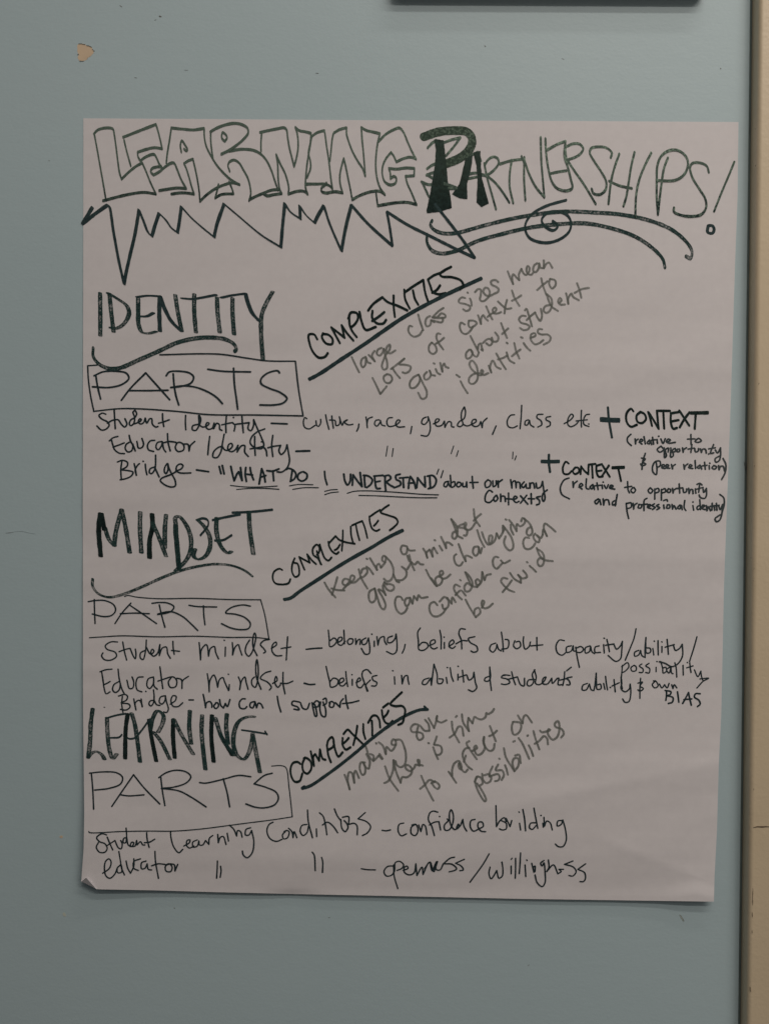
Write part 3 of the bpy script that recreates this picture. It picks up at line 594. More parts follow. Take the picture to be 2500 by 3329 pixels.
W("about", 'grey', PG, "95,1192 57,1240 67,1302 110,1290 138,1230 115,1192! 150,1260 190,1278 215,1230; 112,1025 160,1120 212,1220; 205,1180 210,1135 240,1115 252,1170 265,1205 245,1190; 265,1110 310,1068 350,1060 380,1100 350,1140 305,1112; 375,1045 392,1090 440,1087 455,1040 415,980; 488,865 520,950 560,1045; 500,1000 540,962 575,930")
W("student", 'grey', PG, "790,780 740,777 707,820 732,860 800,880 837,905 820,940 760,950 720,925; 780,710 797,687 830,780 867,905; 800,830 850,780 905,735! 930,790 968,838 990,780 977,690; 1048,510 1075,600 1112,665 1185,715; 1055,515 1102,560 1112,640 1080,720 1040,740 1010,710 1027,660 1090,640; 1207,615 1230,580 1210,555 1187,600 1210,635 1270,637; 1285,500 1300,560 1312,627! 1312,560 1352,500 1370,540 1440,582; 1420,375 1450,460 1472,552; 1390,495 1470,450 1565,432")
W("identities", 'grey', PG, "215,1480 150,1492 97,1540 100,1600 150,1610 195,1560 202,1470 180,1380 130,1325 100,1360 120,1420 190,1485 240,1505 268,1460 252,1437 240,1480 270,1502 330,1480; 335,1390 350,1430 367,1472! 352,1400 387,1325 430,1400 480,1427; 430,1240 480,1330 545,1430; 450,1312 520,1290 560,1265; 555,1225 590,1320 650,1357; 555,1106 566,1114; 650,1110 670,1200 712,1300; 620,1272 670,1230 725,1190; 765,1110 800,1160 845,1202; 732,1038 750,1046; 860,1045 910,1020 905,992 860,1002 850,1060 900,1125 960,1110 1005,1075; 990,942 950,940 937,980 980,1005 1060,1007 1095,1040 1080,1090 1010,1130")
CR(280, 1640, 2.555)
NM = (7.6, 3.0, 8)
W("MINDSET", 'marker_dry', NM, """155,190 190,290 235,345! 245,240 295,40! 330,200 362,400; 450,62 448,200 460,400; 550,150 600,260 665,430; 665,85 655,200 655,360; 742,170 745,250 762,400 775,545; 745,160 742,110 765,95 820,150 865,250 872,350 840,450 745,550; 928,128 980,180 1025,260 1030,350 990,430 930,455 895,430 905,370; 1085,110 1082,200 1100,300 1130,360 1180,405 1205,390; 1352,60 1360,200 1390,412""")
W("MINDSET", 'heavy', (8.0, 3.2, 8), "118,72 105,200 122,430; 128,75 152,210; 548,78 552,180 528,300 528,445; 745,170 752,300 772,540")
W("MINDSET", 'marker', (4.2, 2.6, 80), "1050,130 1160,105 1280,82; 1215,68 1380,60 1548,43; 1070,300 1140,295 1210,255; 925,128 970,115 1010,130 1015,170 985,215 950,255")
W("swoosh underline", 'marker_dry', (5.2, 3.4, 30), "55,620 55,680 100,740 180,770 280,755 450,690 650,600 800,545 950,510 1080,495 1220,510 1320,550 1380,595")
W("box outline", 'fine', (2.0, 1.9, 0), "320,765 345,757 420,770 600,783 900,780 1200,790 1450,792! 1485,920 1518,1110; 28,1108 150,1100 300,1092 600,1100 900,1095 1200,1105 1400,1105 1520,1118")
W("PARTS", 'fine', (2.6, 2.4, 0), """68,790 70,880 75,990; 18,808 80,798 160,800 230,835 245,880 215,920 150,932 52,910; 240,990 300,900 372,820; 360,835 470,910 585,990; 285,908 400,903 525,908; 608,835 630,930 655,1020; 548,822 600,815 680,820 730,850 710,885 660,905 592,913 700,890 800,930 870,990 928,1047; 855,838 920,848 1085,852; 975,842 978,920 988,1000; 1365,845 1300,835 1200,860 1160,900 1240,912 1320,940 1365,990 1350,1030 1280,1040 1200,1025 1125,990""")
CR(860, 1630, 3.460)
W("COMPLEXITIES", 'heavy', (3.5, 2.9, 60), """200,772 170,758 110,790 92,860 120,920 200,935 270,920 292,875; 340,640 315,700 310,790 345,850 385,830 390,760 370,700 325,690; 450,768 390,625! 510,690! 480,595! 540,670 580,705; 640,710 600,640 550,600 545,530 590,485 620,520 610,580 590,600; 590,560 630,700; 622,485 645,560 680,640 720,665 755,630; 720,455 730,510 770,570 810,590 835,570; 725,470 800,390! 840,430 920,460 1015,475; 790,548 820,530 850,485; 882,325 880,420 870,555; 970,285 975,380 1000,475; 985,270 1050,240 1100,220! 1130,300 1157,410; 1028,265 1045,350 1068,435; 1180,168 1185,230 1215,310 1260,332 1295,315; 1195,165 1250,125 1300,95; 1230,275 1255,250 1280,215; 1400,40 1340,80 1305,120 1390,155 1480,190 1500,235 1460,285 1408,325""")
W("underline", 'marker', (6.0, 4.0, 60), "222,1105 290,1090 400,1010 600,880 800,750 1000,630 1200,520 1400,400 1555,325")
CR(1030, 1640, 3.955)
PG = (3.8, 3.3, 40)
W("Keeping", 'grey', PG, """100,1005 150,1090 240,1195; 265,935 235,1040 195,1160; 190,1080 260,1100 355,1105; 340,1090 390,1030 420,980 380,955 340,970 335,1020 380,1040 430,1010 480,960 485,925 450,912 430,950 440,1000 490,1000 550,950; 540,835 570,940 650,1080; 570,880 590,830 640,825 650,870 600,930 560,940; 640,800 680,830 725,895; 642,696 650,700; 685,690 740,780 775,840! 770,790 800,760 825,810! 880,740 885,670 855,660 842,720 880,740; 885,670 950,740 985,830 980,920 940,980 900,985 865,955""")
W("a", 'grey', PG, "1160,540 1100,530 1080,580 1110,640 1150,630 1165,560! 1190,590 1260,590")
W("growth", 'grey', PG, """735,1085 680,1120 670,1210 700,1260 745,1240 760,1160 745,1080! 780,1200 830,1330 865,1350 885,1300 850,1200 790,1100; 800,1090 850,1120 885,1165! 850,1060 870,1000! 900,1030; 880,1015 985,1040 990,1085 950,1110 900,1090 870,1040; 985,900 1030,990 1060,1000; 1030,975 1100,970 1150,920 1150,850 1095,800; 1190,650 1210,740 1255,845; 1165,660 1190,730; 1165,830 1195,780 1215,740! 1260,770 1300,735 1330,765 1370,770""")
W("mindset", 'grey', PG, "1370,570 1400,620 1420,685! 1410,620 1450,580! 1490,670! 1485,580 1505,555! 1550,628")
W("be", 'grey', PG, "1405,840 1450,930 1520,1030")
W("can", 'grey', PG, "1105,1230 1080,1190 1030,1190 1005,1260 1030,1360 1080,1405 1130,1385 1165,1330; 1195,1200 1150,1210 1130,1260 1155,1310 1190,1270 1200,1200! 1230,1275! 1250,1180! 1290,1230! 1310,1165 1340,1200 1425,1190")
W("confidence", 'grey', PG, "1550,1295 1510,1255 1460,1280 1450,1360 1490,1430 1550,1440 1620,1400 1661,1340")
CR(1400, 1640, 3.955)
W("mindset", 'grey', PG, """115,530 150,590; 50,458 60,462; 135,415 170,490 200,560! 200,490 235,490 280,522; 265,185 310,290 350,400 410,432; 270,190 340,290 340,400 310,440 280,420 290,360 340,340; 420,250 370,270 350,290 420,300 470,330 455,400 430,395; 445,300 460,240 445,230 435,290 460,320 510,320 580,230; 555,60 570,180 632,278; 555,210 600,160 648,122""")
W("challenging", 'grey', PG, """330,640 305,660 305,720 340,780 380,785 415,740; 360,510 400,620 450,730! 450,660 480,660 530,685; 610,540 560,550 545,620 580,660 615,620 620,550! 640,630 660,560; 600,330 640,450 690,545; 660,355 690,440 740,515 780,490 790,400 760,400 750,450 760,510 820,470 850,370! 880,435! 930,350 930,280 955,300 930,350; 930,270 1000,360 1050,450 1060,560 1020,590 970,550 945,480 965,410; 1030,260 1035,320 1065,385; 965,190 975,194; 1010,198 1060,260 1105,340! 1110,250 1150,280 1200,250 1215,190 1180,175 1165,215; 1200,185 1260,230 1300,300 1305,370 1265,400 1235,370 1250,310 1290,290""")
W("can", 'grey', PG, "1265,430 1220,425 1190,480 1210,560 1260,575 1310,550 1345,500; 1345,375 1320,410 1350,470 1390,485 1400,440 1360,390 1420,430 1440,390! 1450,320 1495,405! 1455,300 1470,245 1540,290 1605,347")
W("be", 'grey', PG, "10,950 75,1050! 130,1020 150,960 110,920 60,960 80,1040; 110,930 160,890 155,855 125,860 120,910 150,950 200,945 255,900")
W("confidence", 'grey', PG, """115,1250 180,1190 230,1240 220,1320 170,1345 150,1290; 215,1200 270,1275! 280,1195 320,1255; 375,1055 320,1030 300,1080 340,1160 400,1220; 320,1165 390,1105 450,1170; 380,970 388,976; 445,870 480,950 540,1050 600,1060; 455,875 510,940 540,1020 500,1110 450,1115 435,1060 470,1010 520,1040; 600,1060 640,1000 600,960 580,985 600,1040 650,1000 665,870! 695,970! 720,910 775,895""")
W("a", 'grey', PG, "870,680 830,672 800,720 815,800 850,825 900,780 930,745; 905,720 940,755 1020,720")
W("be", 'grey', PG, "450,1225 500,1320 580,1450! 640,1390 620,1330 570,1350 560,1400; 660,1330 690,1250 670,1235 655,1290 690,1335 740,1325 800,1275")
W("fluid", 'grey', PG, "985,955 930,945 905,985 950,1050 1010,1100 1075,1125; 925,1128 990,1050 1045,975; 1020,880 1080,960 1160,1005! 1155,950 1125,905! 1180,950 1240,930 1225,890 1190,850; 1275,790 1320,830 1355,865; 1238,740 1245,744; 1365,560 1400,650 1460,710 1570,728; 1370,570 1440,620 1460,700 1440,780 1400,790 1375,740 1400,690 1450,700")
CR(280, 2020, 2.373)
P6 = (2.5, 2.3, 0)
W("Student", 'fine', P6, """242,160 190,160 148,190 160,215 225,240 235,270 190,300 140,295 120,265 130,245; 283,160 295,230 313,300; 255,235 310,215 340,210! 365,270 380,290 385,250 380,215; 465,145 462,200 455,250 440,295 420,285 420,245 455,225; 465,200 485,240 500,255 525,230 510,215 500,245 520,270 550,250 570,180! 565,265! 590,205 620,200 630,250 650,285; 670,155 672,200 680,255; 660,225 720,232""")
W("mindset", 'fine', P6, """872,165 878,230 883,298! 890,220 925,180 935,190 945,270! 960,210 990,195 1000,240 1022,290; 1075,200 1073,270; 1065,146 1068,148; 1128,165 1132,210 1130,260! 1150,200 1175,180 1185,210 1203,262; 1262,145 1235,190 1230,240 1255,270 1280,240 1300,180 1310,110 1300,90 1288,130 1290,200 1320,265; 1415,140 1370,150 1345,180 1370,210 1385,235 1370,245; 1430,210 1470,180 1465,160 1440,180 1435,230 1465,265 1510,265; 1555,120 1550,200 1545,298; 1505,210 1580,198""")
W("Educator", 'fine', P6, """200,370 150,375 108,390; 120,390 130,450 140,520 155,560 185,545; 135,490 160,480 185,465; 247,370 255,440 275,520 295,560; 255,465 215,490 205,530 225,550 255,530 265,480; 315,455 335,520 360,515 368,470 355,430; 440,430 400,435 385,480 395,530 430,545; 520,430 480,445 470,500 490,520 520,480 522,440! 525,500 550,525; 570,352 580,430 592,520; 555,462 620,440 650,430; 660,430 635,470 650,510 690,505 700,460 675,430 650,430; 700,440 735,450 740,518! 745,460 790,425""")
W("mindset", 'fine', P6, """935,405 945,470 950,545! 955,460 985,415 1000,440 1015,510! 1030,450 1055,435 1070,470 1100,535; 1105,490 1103,530; 1097,408 1100,410; 1175,430 1190,470 1185,528! 1200,460 1225,430 1235,470 1250,525; 1300,430 1280,450 1280,490 1305,510 1325,450 1328,350 1318,295 1310,340 1315,430 1350,525; 1425,385 1380,400 1345,440 1400,470 1430,510 1415,530; 1440,480 1475,455 1465,425 1455,470 1480,510 1500,490; 1520,395 1520,480 1535,560; 1500,478 1550,480 1595,462""")
W("Bridge", 'fine', P6, """280,580 275,640 285,705; 250,578 300,565 320,580 310,610 270,630 330,640 340,660 310,685 265,680; 368,600 375,640 385,685! 380,630 410,610 430,640 435,660; 425,600 432,660; 460,541 463,543; 520,530 525,580 520,630 500,655 485,640 495,615 525,610! 545,645 570,650; 610,575 575,585 565,625 585,640 610,610 612,575! 620,620 635,680 620,705 600,700; 650,640 690,610 695,580 670,575 655,610 670,655 710,658 745,630""")
W("dash", 'fine', (3.0, 2.6, 0), "795,608 827,608")
W("stray dot", 'fine', (1.6, 1.5, 0), "138,664 145,665")
P7 = (2.9, 2.7, 0)
W("how", 'fine', P7, "903,565 915,620 922,668! 930,630 955,620 970,640 970,665; 1000,635 985,655 1000,675 1022,655 1015,630 1000,630; 1030,605 1040,650 1060,670! 1075,635! 1090,660 1110,605")
W("can", 'fine', P7, "1228,600 1205,600 1182,630 1190,670 1225,675 1240,660; 1300,620 1270,630 1265,660 1285,670 1305,625! 1315,668! 1330,632 1350,640 1365,670")
W("I", 'fine', P7, "1475,580 1485,640 1503,700")
CR(960, 2030, 2.373)
W("support", 'fine', P7, """30,600 -20,595 -25,620 20,640 30,660 -10,655; 40,605 60,650 90,655 110,610; 130,605 140,660 155,710 165,710 160,650 150,620; 135,620 165,590 185,605 175,635 150,640; 195,600 190,650 205,705 230,715 235,660 215,600; 215,580 235,570 240,610 215,625; 270,600 265,635 290,640 300,610 280,595 262,605; 310,605 345,640! 350,600 370,575; 388,548 395,600 408,650; 365,612 430,605 490,590""")
W("dash", 'fine', (3.2, 2.8, 0), "85,193 140,187 205,183")
W("belonging,", 'fine', P6, """255,45 262,110 268,172 300,160 320,125 300,105 270,125; 330,140 360,120 360,100 335,105 330,150 355,162 385,130; 375,45 378,100 380,150; 420,110 402,130 415,155 440,145 445,115 420,110; 465,110 468,155! 485,120 500,115 500,155; 545,105 515,125 520,155 545,150 565,105! 575,180 570,225 540,230 510,185; 610,130 610,170; 590,75 592,77; 630,95 638,160! 655,105 685,95 690,130 705,155; 750,90 715,105 715,140 740,140 770,110 778,75! 785,150 780,210 755,230 705,210; 848,155 840,190 825,222""")
W("beliefs", 'fine', P6, """965,28 945,60 950,130 955,195 990,200 1025,170 1015,145 980,140 955,165; 1035,165 1080,140 1075,120 1045,130 1045,175 1070,190 1095,180; 1115,45 1125,100 1125,190; 1150,140 1150,185; 1147,98 1149,100; 1185,170 1225,140 1215,120 1190,140 1190,175 1215,185 1235,170; 1312,38 1275,35 1262,70 1280,120 1285,190; 1240,150 1290,125 1325,128; 1385,95 1335,110 1350,140 1400,170 1405,205 1375,215 1355,205""")
W("about", 'fine', P6, "1545,145 1510,160 1500,195 1525,215 1550,185 1555,155! 1570,195 1590,205; 1590,60 1600,130 1605,210")
W("dash", 'fine', (3.4, 3.0, 0), "70,455 110,465 150,463")
W("beliefs", 'fine', P6, """238,325 250,380 265,440 275,485 320,470 330,430 295,415 270,440; 335,460 375,435 370,415 345,425 345,470 370,475 395,450; 390,365 395,420 405,480; 440,425 440,470; 437,388 439,390; 470,450 505,430 495,412 475,440 480,480 505,490 530,460; 585,380 555,350 525,360 515,390 530,440 560,515; 555,515 545,470 580,430; 630,395 595,405 600,430 630,450 620,475 590,475""")
W("in", 'fine', P6, "765,405 768,462; 750,358 755,360; 820,395 825,460! 845,400 865,395 870,430 878,462")
W("ability", 'fine', P6, """1030,415 990,430 980,460 1005,465 1035,430 1045,415! 1050,470! 1060,390 1070,308! 1095,390 1100,455 1130,455 1140,425 1110,420; 1165,410 1172,455; 1172,333 1175,335; 1195,335 1205,400 1220,440; 1255,385 1255,430; 1255,323 1258,325; 1290,355 1295,400 1300,445; 1265,408 1320,390; 1325,395 1340,430 1370,410 1378,370! 1390,450 1400,490 1370,518 1335,505""")
W("of", 'fine', P6, "1500,400 1465,415 1460,435 1485,440 1505,415 1500,330! 1502,420 1513,510")
W("students", 'fine', P6, "1655,395 1605,392 1590,410 1640,425 1655,450 1620,465 1590,460")
CR(1640, 2020, 2.373)
W("about", 'fine', P6, "5,140 30,145 25,205 -20,215; 80,150 70,190 95,212 125,190 115,155 90,160; 148,120 145,160 160,215 190,195 200,160; 250,125 250,170 252,222; 205,190 295,182")
W("capacity/", 'fine', P6, """462,150 425,145 398,190 410,245 445,262 475,240; 515,190 480,200 480,240 515,230 530,190! 535,230 550,230; 550,200 560,270 578,355; 550,210 590,195 610,215 590,240 560,240; 660,190 625,205 625,245 655,235 665,195! 675,235 695,250; 730,190 700,200 700,240 740,240; 765,180 770,245; 768,130 772,132; 790,140 800,180 810,235; 780,185 845,175; 845,180 865,215 895,190 910,155! 905,220 895,290 860,310 800,265; 1015,58 1000,130 965,220 932,300""")
W("ability/", 'fine', P6, """1035,225 1005,240 1005,270 1035,260 1050,225! 1060,265 1085,280! 1085,200 1092,125! 1090,190 1095,245 1125,240 1125,210 1095,205; 1145,210 1152,260; 1155,153 1158,155; 1185,150 1185,200 1187,260; 1215,195 1215,240; 1213,158 1216,160; 1255,140 1260,190 1265,255; 1240,200 1310,180; 1305,190 1320,225 1350,210 1372,178! 1375,260 1360,300 1330,335 1290,350 1240,325 1195,312; 1485,120 1460,210 1428,310""")
W("possibility", 'fine', (2.3, 2.2, 0), """910,340 905,400 900,470 910,520; 905,350 950,320 960,350 925,390 910,395; 1000,340 975,360 985,385 1015,380 1015,350 1000,340; 1060,330 1040,345 1070,370 1065,395 1040,395; 1115,325 1090,345 1120,365 1115,400 1090,395; 1170,355 1170,390; 1175,310 1178,312; 1205,310 1220,360 1225,400 1250,385 1245,355 1225,360; 1275,355 1250,375 1270,400 1285,355! 1290,400 1300,405; 1315,320 1325,360 1330,430; 1378,340 1380,415; 1430,320 1435,370 1440,395; 1405,360 1455,345; 1465,375 1492,428 1515,385! 1520,425 1530,455; 1508,446 1575,440 1535,462 1485,515; 1410,318 1413,320""")
W("students", 'fine', P6, """15,415 -10,420; 55,390 70,450 85,490; 20,450 100,430! 125,490 150,500 155,440; 235,375 215,410 225,470 195,500 175,490 185,455 230,450; 230,375 245,430 240,480 265,490 300,470 320,430 300,440 295,480 330,485 365,440! 370,480 410,440 420,440! 415,490 440,490; 465,390 460,450 450,495; 425,455 490,440; 520,430 480,440 500,460 505,490 480,490; 515,355 480,382""")
W("ability", 'fine', P6, """640,480 605,495 600,530 630,530 655,485! 670,530 690,535! 700,480 708,400! 710,470 715,525 745,520 740,485 720,490; 765,480 775,525; 780,425 785,470 795,530; 815,510 818,512; 845,450 850,500 855,545; 830,500 885,475; 900,430 905,480 900,520 930,545 965,520 970,485! 975,550 960,620 930,625 912,600""")
W("&", 'fine', P6, "1050,440 1045,520 1045,595; 1030,478 1065,470 1045,500 1072,520 1045,540 1030,530")
W("own", 'fine', P6, "1165,460 1140,490 1160,515 1185,500 1170,465 1150,460; 1195,485 1215,515 1235,490! 1255,515 1270,480; 1290,490 1300,520! 1310,490 1330,515")
W("BIAS", 'fine', (3.0, 2.8, 0), """1250,540 1250,575 1245,610; 1240,535 1285,545 1280,565 1255,575! 1300,590 1295,625 1265,635; 1335,545 1340,580 1345,625; 1375,635 1400,590 1420,550! 1430,600 1442,648; 1385,605 1445,600; 1510,560 1475,560 1465,585 1500,610 1510,640 1490,658""")
CR(270, 2250, 2.373)
NL = (7.2, 3.2, 8)
W("LEARNING", 'marker_dry', NL, """75,130 60,250 55,380 40,510; 40,505 70,470 110,462 150,490 165,520; 185,200 190,330 205,450 230,515 260,480; 375,165 400,250 420,380 440,540; 520,290 540,200 575,145 620,180 615,240 580,310; 545,310 600,380 670,520; 700,210 760,330 850,480; 825,145 820,280 835,400; 920,180 915,300 930,470 945,598; 1020,200 1080,370 1170,490; 1110,170 1105,270 1120,400; 1320,190 1260,195 1200,230 1165,320 1165,430 1200,500 1240,520 1275,480 1300,400 1310,320; 1310,330 1330,440 1365,620""")
W("LEARNING", 'heavy', NL, "345,170 330,280 325,515; 510,215 525,330 565,535; 695,215 695,350 708,510; 995,180 990,340 1008,540; 1060,330 1150,490")
W("LEARNING", 'marker', (3.3, 2.6, 60), "175,205 260,180 330,168; 210,355 280,350 300,330; 320,320 350,360 400,355 450,300 515,210; 1225,295 1300,305 1420,325; 1405,305 1420,330")
W("PARTS", 'fine', (2.7, 2.5, 0), """65,635 75,750 82,905; 50,628 150,618 260,625 305,660 290,710 200,745 90,758; 222,885 300,770 390,640! 470,740 592,865; 290,795 350,803 470,795; 600,660 612,760 632,878; 585,662 640,625 720,605 800,620 832,655 800,700 700,735 605,745! 740,765 830,810 950,888; 900,700 940,705 1080,675 1200,645 1295,655; 1082,670 1110,770 1132,888; 1460,628 1400,645 1320,710! 1420,740 1490,775 1508,820 1480,870 1400,895 1330,890 1257,865""")
W("box outline", 'fine', (1.9, 1.8, 0), "1455,573 1530,570 1565,585 1590,740 1615,965! 1450,990 1250,1015 1100,1035 900,1060 700,1075 500,1075 300,1078 48,1085 45,1078")
CR(920, 2230, 3.322)
W("COMPLEXITIES", 'heavy', (4.2, 3.3, 70), """188,845 160,825 110,835 82,900 95,990 130,1038 180,1030 210,950; 240,775 210,850 225,930 265,950 305,900 300,820 250,780 225,785; 300,710 335,865! 330,760 350,740! 390,810! 400,690! 430,790 460,800; 475,640 490,750 518,825; 475,650 490,590 530,555 550,600 540,660 495,690; 545,600 570,710 600,765 645,720; 645,565 645,640 680,690 730,665; 655,620 680,600 710,565; 655,520 700,475 750,520 860,625; 803,435 790,520 760,640; 868,415 870,500 890,575; 920,400 970,325 1010,325 1040,370 1050,450; 960,380 965,460 965,540; 1068,265 1080,340 1110,400 1150,410 1185,380; 1090,340 1120,310 1140,270; 1080,235 1140,190; 1285,70 1220,130 1160,200 1210,220 1290,220 1320,260 1310,330 1290,400 1245,422""")
W("underline", 'marker', (5.4, 4.2, 60), "208,1112 300,1080 450,980 600,870 800,710 950,580 1150,430 1350,310 1480,260 1562,255; 208,1110 235,1092; 1530,228 1550,250")
CR(1080, 2280, 3.955)
W("making", 'grey', PG, """160,950 200,1050 225,1135! 200,1010 220,915 250,920 285,1050! 280,950 300,895 345,990; 420,790 370,790 355,870 390,950 420,930 425,850 400,790! 440,860 470,870; 435,590 480,720 530,770! 530,700 490,680; 440,680 485,780 475,860; 545,760 600,700! 640,745; 610,680 650,740; 565,540 570,545; 600,530 650,570 690,680! 700,590 760,640 800,600 820,530 790,490 765,520 770,560 820,560; 810,500 880,500 930,600 950,720 930,820 880,850 830,820 815,770""")
W("sure", 'grey', PG, "1100,300 1050,300 1010,350 1030,395 1110,400 1160,420 1170,470 1120,500 1090,460 1090,400 1120,310 1190,380 1250,380! 1240,300 1195,240; 1240,220 1310,345! 1340,250 1350,190! 1340,240 1400,275 1470,245")
W("there", 'grey', PG, "680,840 740,1000 850,1155; 670,1055 720,1030 780,900 790,760! 820,900 880,1050! 900,980 960,980 1020,930 1020,860 960,820 940,850 1000,900 1060,850 1070,820 1120,825; 1120,830 1120,760 1100,755 1115,810 1165,830")
W("is", 'grey', PG, "1345,455 1310,560! 1395,580 1410,650 1380,690 1335,690; 1300,595 1330,680 1360,745; 1235,540 1245,542")
W("to", 'grey', PG, "1145,960 1210,1110 1300,1280; 1130,1130 1190,1080 1250,1015 1290,1025 1275,1060; 1320,1030 1290,1060 1320,1110 1360,1130 1380,1090 1350,1050 1310,1035")
CR(1450, 2280, 3.955)
W("time", 'grey', PG, "75,265 90,380 170,530; 45,470 110,420 160,330 200,330 225,445; 125,205 140,190; 205,170 220,270 295,385! 280,300 290,215! 340,285! 370,200 400,220 460,235 510,200 520,150 540,165 590,140 618,100")
W("reflect", 'grey', PG, "35,910 130,1050; 80,960 80,880 110,800 165,770 200,850 185,880 160,830 170,800! 210,890 245,915 280,880; 335,880 280,840 230,760 215,680 250,610 300,600; 230,780 255,700; 300,515 265,540 320,640 395,745; 340,640 400,600 385,570 365,590 370,640 400,690 450,680 500,600 480,510 490,460! 490,560 560,640 610,620 625,550; 565,320 600,410 640,515; 555,450 600,430 655,380")
W("on", 'grey', PG, "860,270 845,340 870,430 920,420 965,350 955,280 870,265; 925,185 985,285! 1000,200 1030,180 1105,275")
W("possibilities", 'grey', PG, """400,975 375,1030 420,1170 500,1290 515,1270 450,1130 400,1060; 370,1040 400,970 450,990 470,1060 430,1090; 465,935 475,1010 520,1055 570,1030 580,970 540,940 495,955; 600,840 560,930 560,970! 670,940 690,980 670,1020 630,1030; 670,815 640,890 720,890 745,950 715,1015; 760,825 780,880 795,945; 685,740 690,742; 745,605 770,720 880,900! 930,830 930,740 880,735 855,790 870,870; 890,700 940,690 960,795; 865,522 885,512; 935,475 980,540 1070,740; 1065,570 1095,630 1120,705; 1045,448 1055,440; 1125,385 1150,480 1200,620; 1140,550 1200,510 1260,450 1300,480 1310,555; 1210,380 1230,400 1340,370 1320,360 1310,420 1370,495 1430,460 1460,340 1440,255 1400,290 1410,330 1490,360 1515,420 1480,468""")
CR(280, 2600, 2.768)
P8 = (2.5, 2.3, 0)
W("Student", 'fine', P8, """185,320 140,310 95,345 120,380 170,400 190,440 170,475 120,475 92,430 110,390; 190,340 215,400 240,455; 190,415 260,370! 290,435 315,445 325,400 312,370; 360,258 365,340 355,390 335,390 340,350 365,345; 365,340 380,410 410,425 430,390 410,385 400,420 440,420 455,370! 460,410! 490,380 510,410 530,410; 545,300 550,360 568,432; 525,390 570,385 618,358""")
W("Learning", 'fine', P8, """760,290 765,350 790,430 835,480 870,450; 880,420 930,390 935,365 910,370 905,415 930,438 970,420; 1000,365 960,385 965,430 1000,420 1015,375! 1020,410 1050,410 1075,370! 1105,405! 1110,350 1140,325; 1185,315 1190,390! 1210,340 1235,335 1260,405; 1270,305 1282,375; 1290,232 1330,270 1355,330! 1365,280 1390,290 1405,340; 1480,255 1440,270 1435,320 1465,320 1490,280! 1510,380 1495,480 1450,525 1415,500 1407,465""")
W("educator", 'fine', P8, """150,665 210,620 225,560 205,535 175,560 165,620 180,690 215,710 260,670 280,620; 295,470 310,560 320,620 345,680; 310,590 280,620 285,660 320,655 320,600; 360,555 375,620 400,665! 430,600 430,535; 490,535 430,560 430,620 470,640; 540,555 500,570 500,625 530,620 550,580! 560,630 590,635; 620,468 625,560 652,710; 590,598 650,580 710,585; 750,580 715,600 720,645 760,650 775,610 750,580 715,590; 760,580 795,590 800,645! 825,585""")
W("ditto mark", 'fine', (2.6, 2.2, 0), "1182,555 1180,620 1175,710; 1210,602 1215,640 1207,702")
CR(830, 2600, 2.768)
W("Conditions", 'fine', P8, """160,205 125,225 105,280 130,350 190,378 240,360; 270,290 245,320 255,355 290,345 305,290 280,280 260,290; 300,260 330,290 340,345! 350,290 375,345; 470,95 478,200 515,345; 465,225 420,235 405,290 430,325 465,300 480,240; 550,265 553,335; 578,120 610,150 630,220 645,318; 605,230 650,205 700,240 742,300; 712,85 740,150 770,190; 770,180 780,260 810,290 835,250 820,210 800,190; 785,160 840,155 840,225! 890,215 915,235 918,318; 990,118 925,175! 1000,200 1038,245 1010,300 965,325""")
W("dash", 'fine', (2.8, 2.5, 0), "1142,278 1175,283 1215,275")
W("ditto mark", 'fine', (2.6, 2.2, 0), "512,475 530,500 540,642; 597,522 607,560 605,658")
W("dash", 'fine', (2.6, 2.3, 0), "955,625 1010,633 1080,635")
W("confidence", 'fine', P8, "1335,213 1295,225 1287,290 1315,328 1360,310; 1440,225 1405,250 1405,310 1440,325 1465,280 1445,225 1410,230; 1470,230 1490,290! 1510,225 1530,240 1545,318")
W("openness", 'fine', P8, "1250,600 1190,605 1158,650 1180,690 1230,680 1255,630 1240,600; 1245,590 1250,690 1283,803; 1255,620 1260,570 1300,558 1335,590 1320,620 1275,640; 1330,640 1375,620 1365,600 1340,615 1345,660 1390,680 1430,660 1445,580! 1455,685! 1500,610 1510,675! 1560,570 1575,565! 1590,640 1610,650! 1640,560")
CR(1380, 2600, 2.768)
W("confidence", 'fine', P8, """120,115 80,105 50,120 35,180 65,240 90,325; 45,230 90,205 130,200! 145,275; 135,153 138,155; 205,175 215,190 180,230 185,275 220,275 250,230 260,140 240,92 225,130 235,220 270,270 310,250 305,220 290,260 320,240 345,180! 355,240 380,285; 455,180 420,190 412,245 440,285 490,265 530,240 520,205 490,205 480,240 510,285 550,290""")
W("building", 'fine', P8, """643,55 645,140 648,245! 680,190 720,165 735,200; 690,190 735,215 735,265 700,275 675,265; 735,170 770,245! 785,190; 855,215 865,275; 850,112 853,115; 885,90 900,170 910,282; 985,78 1000,160 1020,260; 1000,210 955,215 945,255 970,270 1005,235; 1065,215 1070,250; 1047,143 1050,145; 1075,160 1080,240! 1100,195 1130,210 1150,275; 1235,190 1200,195 1195,240 1230,225 1245,185! 1270,280 1275,370 1245,425 1205,425 1178,402""")
W("openness", 'fine', P8, "0,625 50,565 75,640! 110,560 105,630 140,635 170,580; 270,520 230,530 170,580! 250,585 290,625 270,640 222,652; 358,540 280,575! 330,600 350,635 318,642")
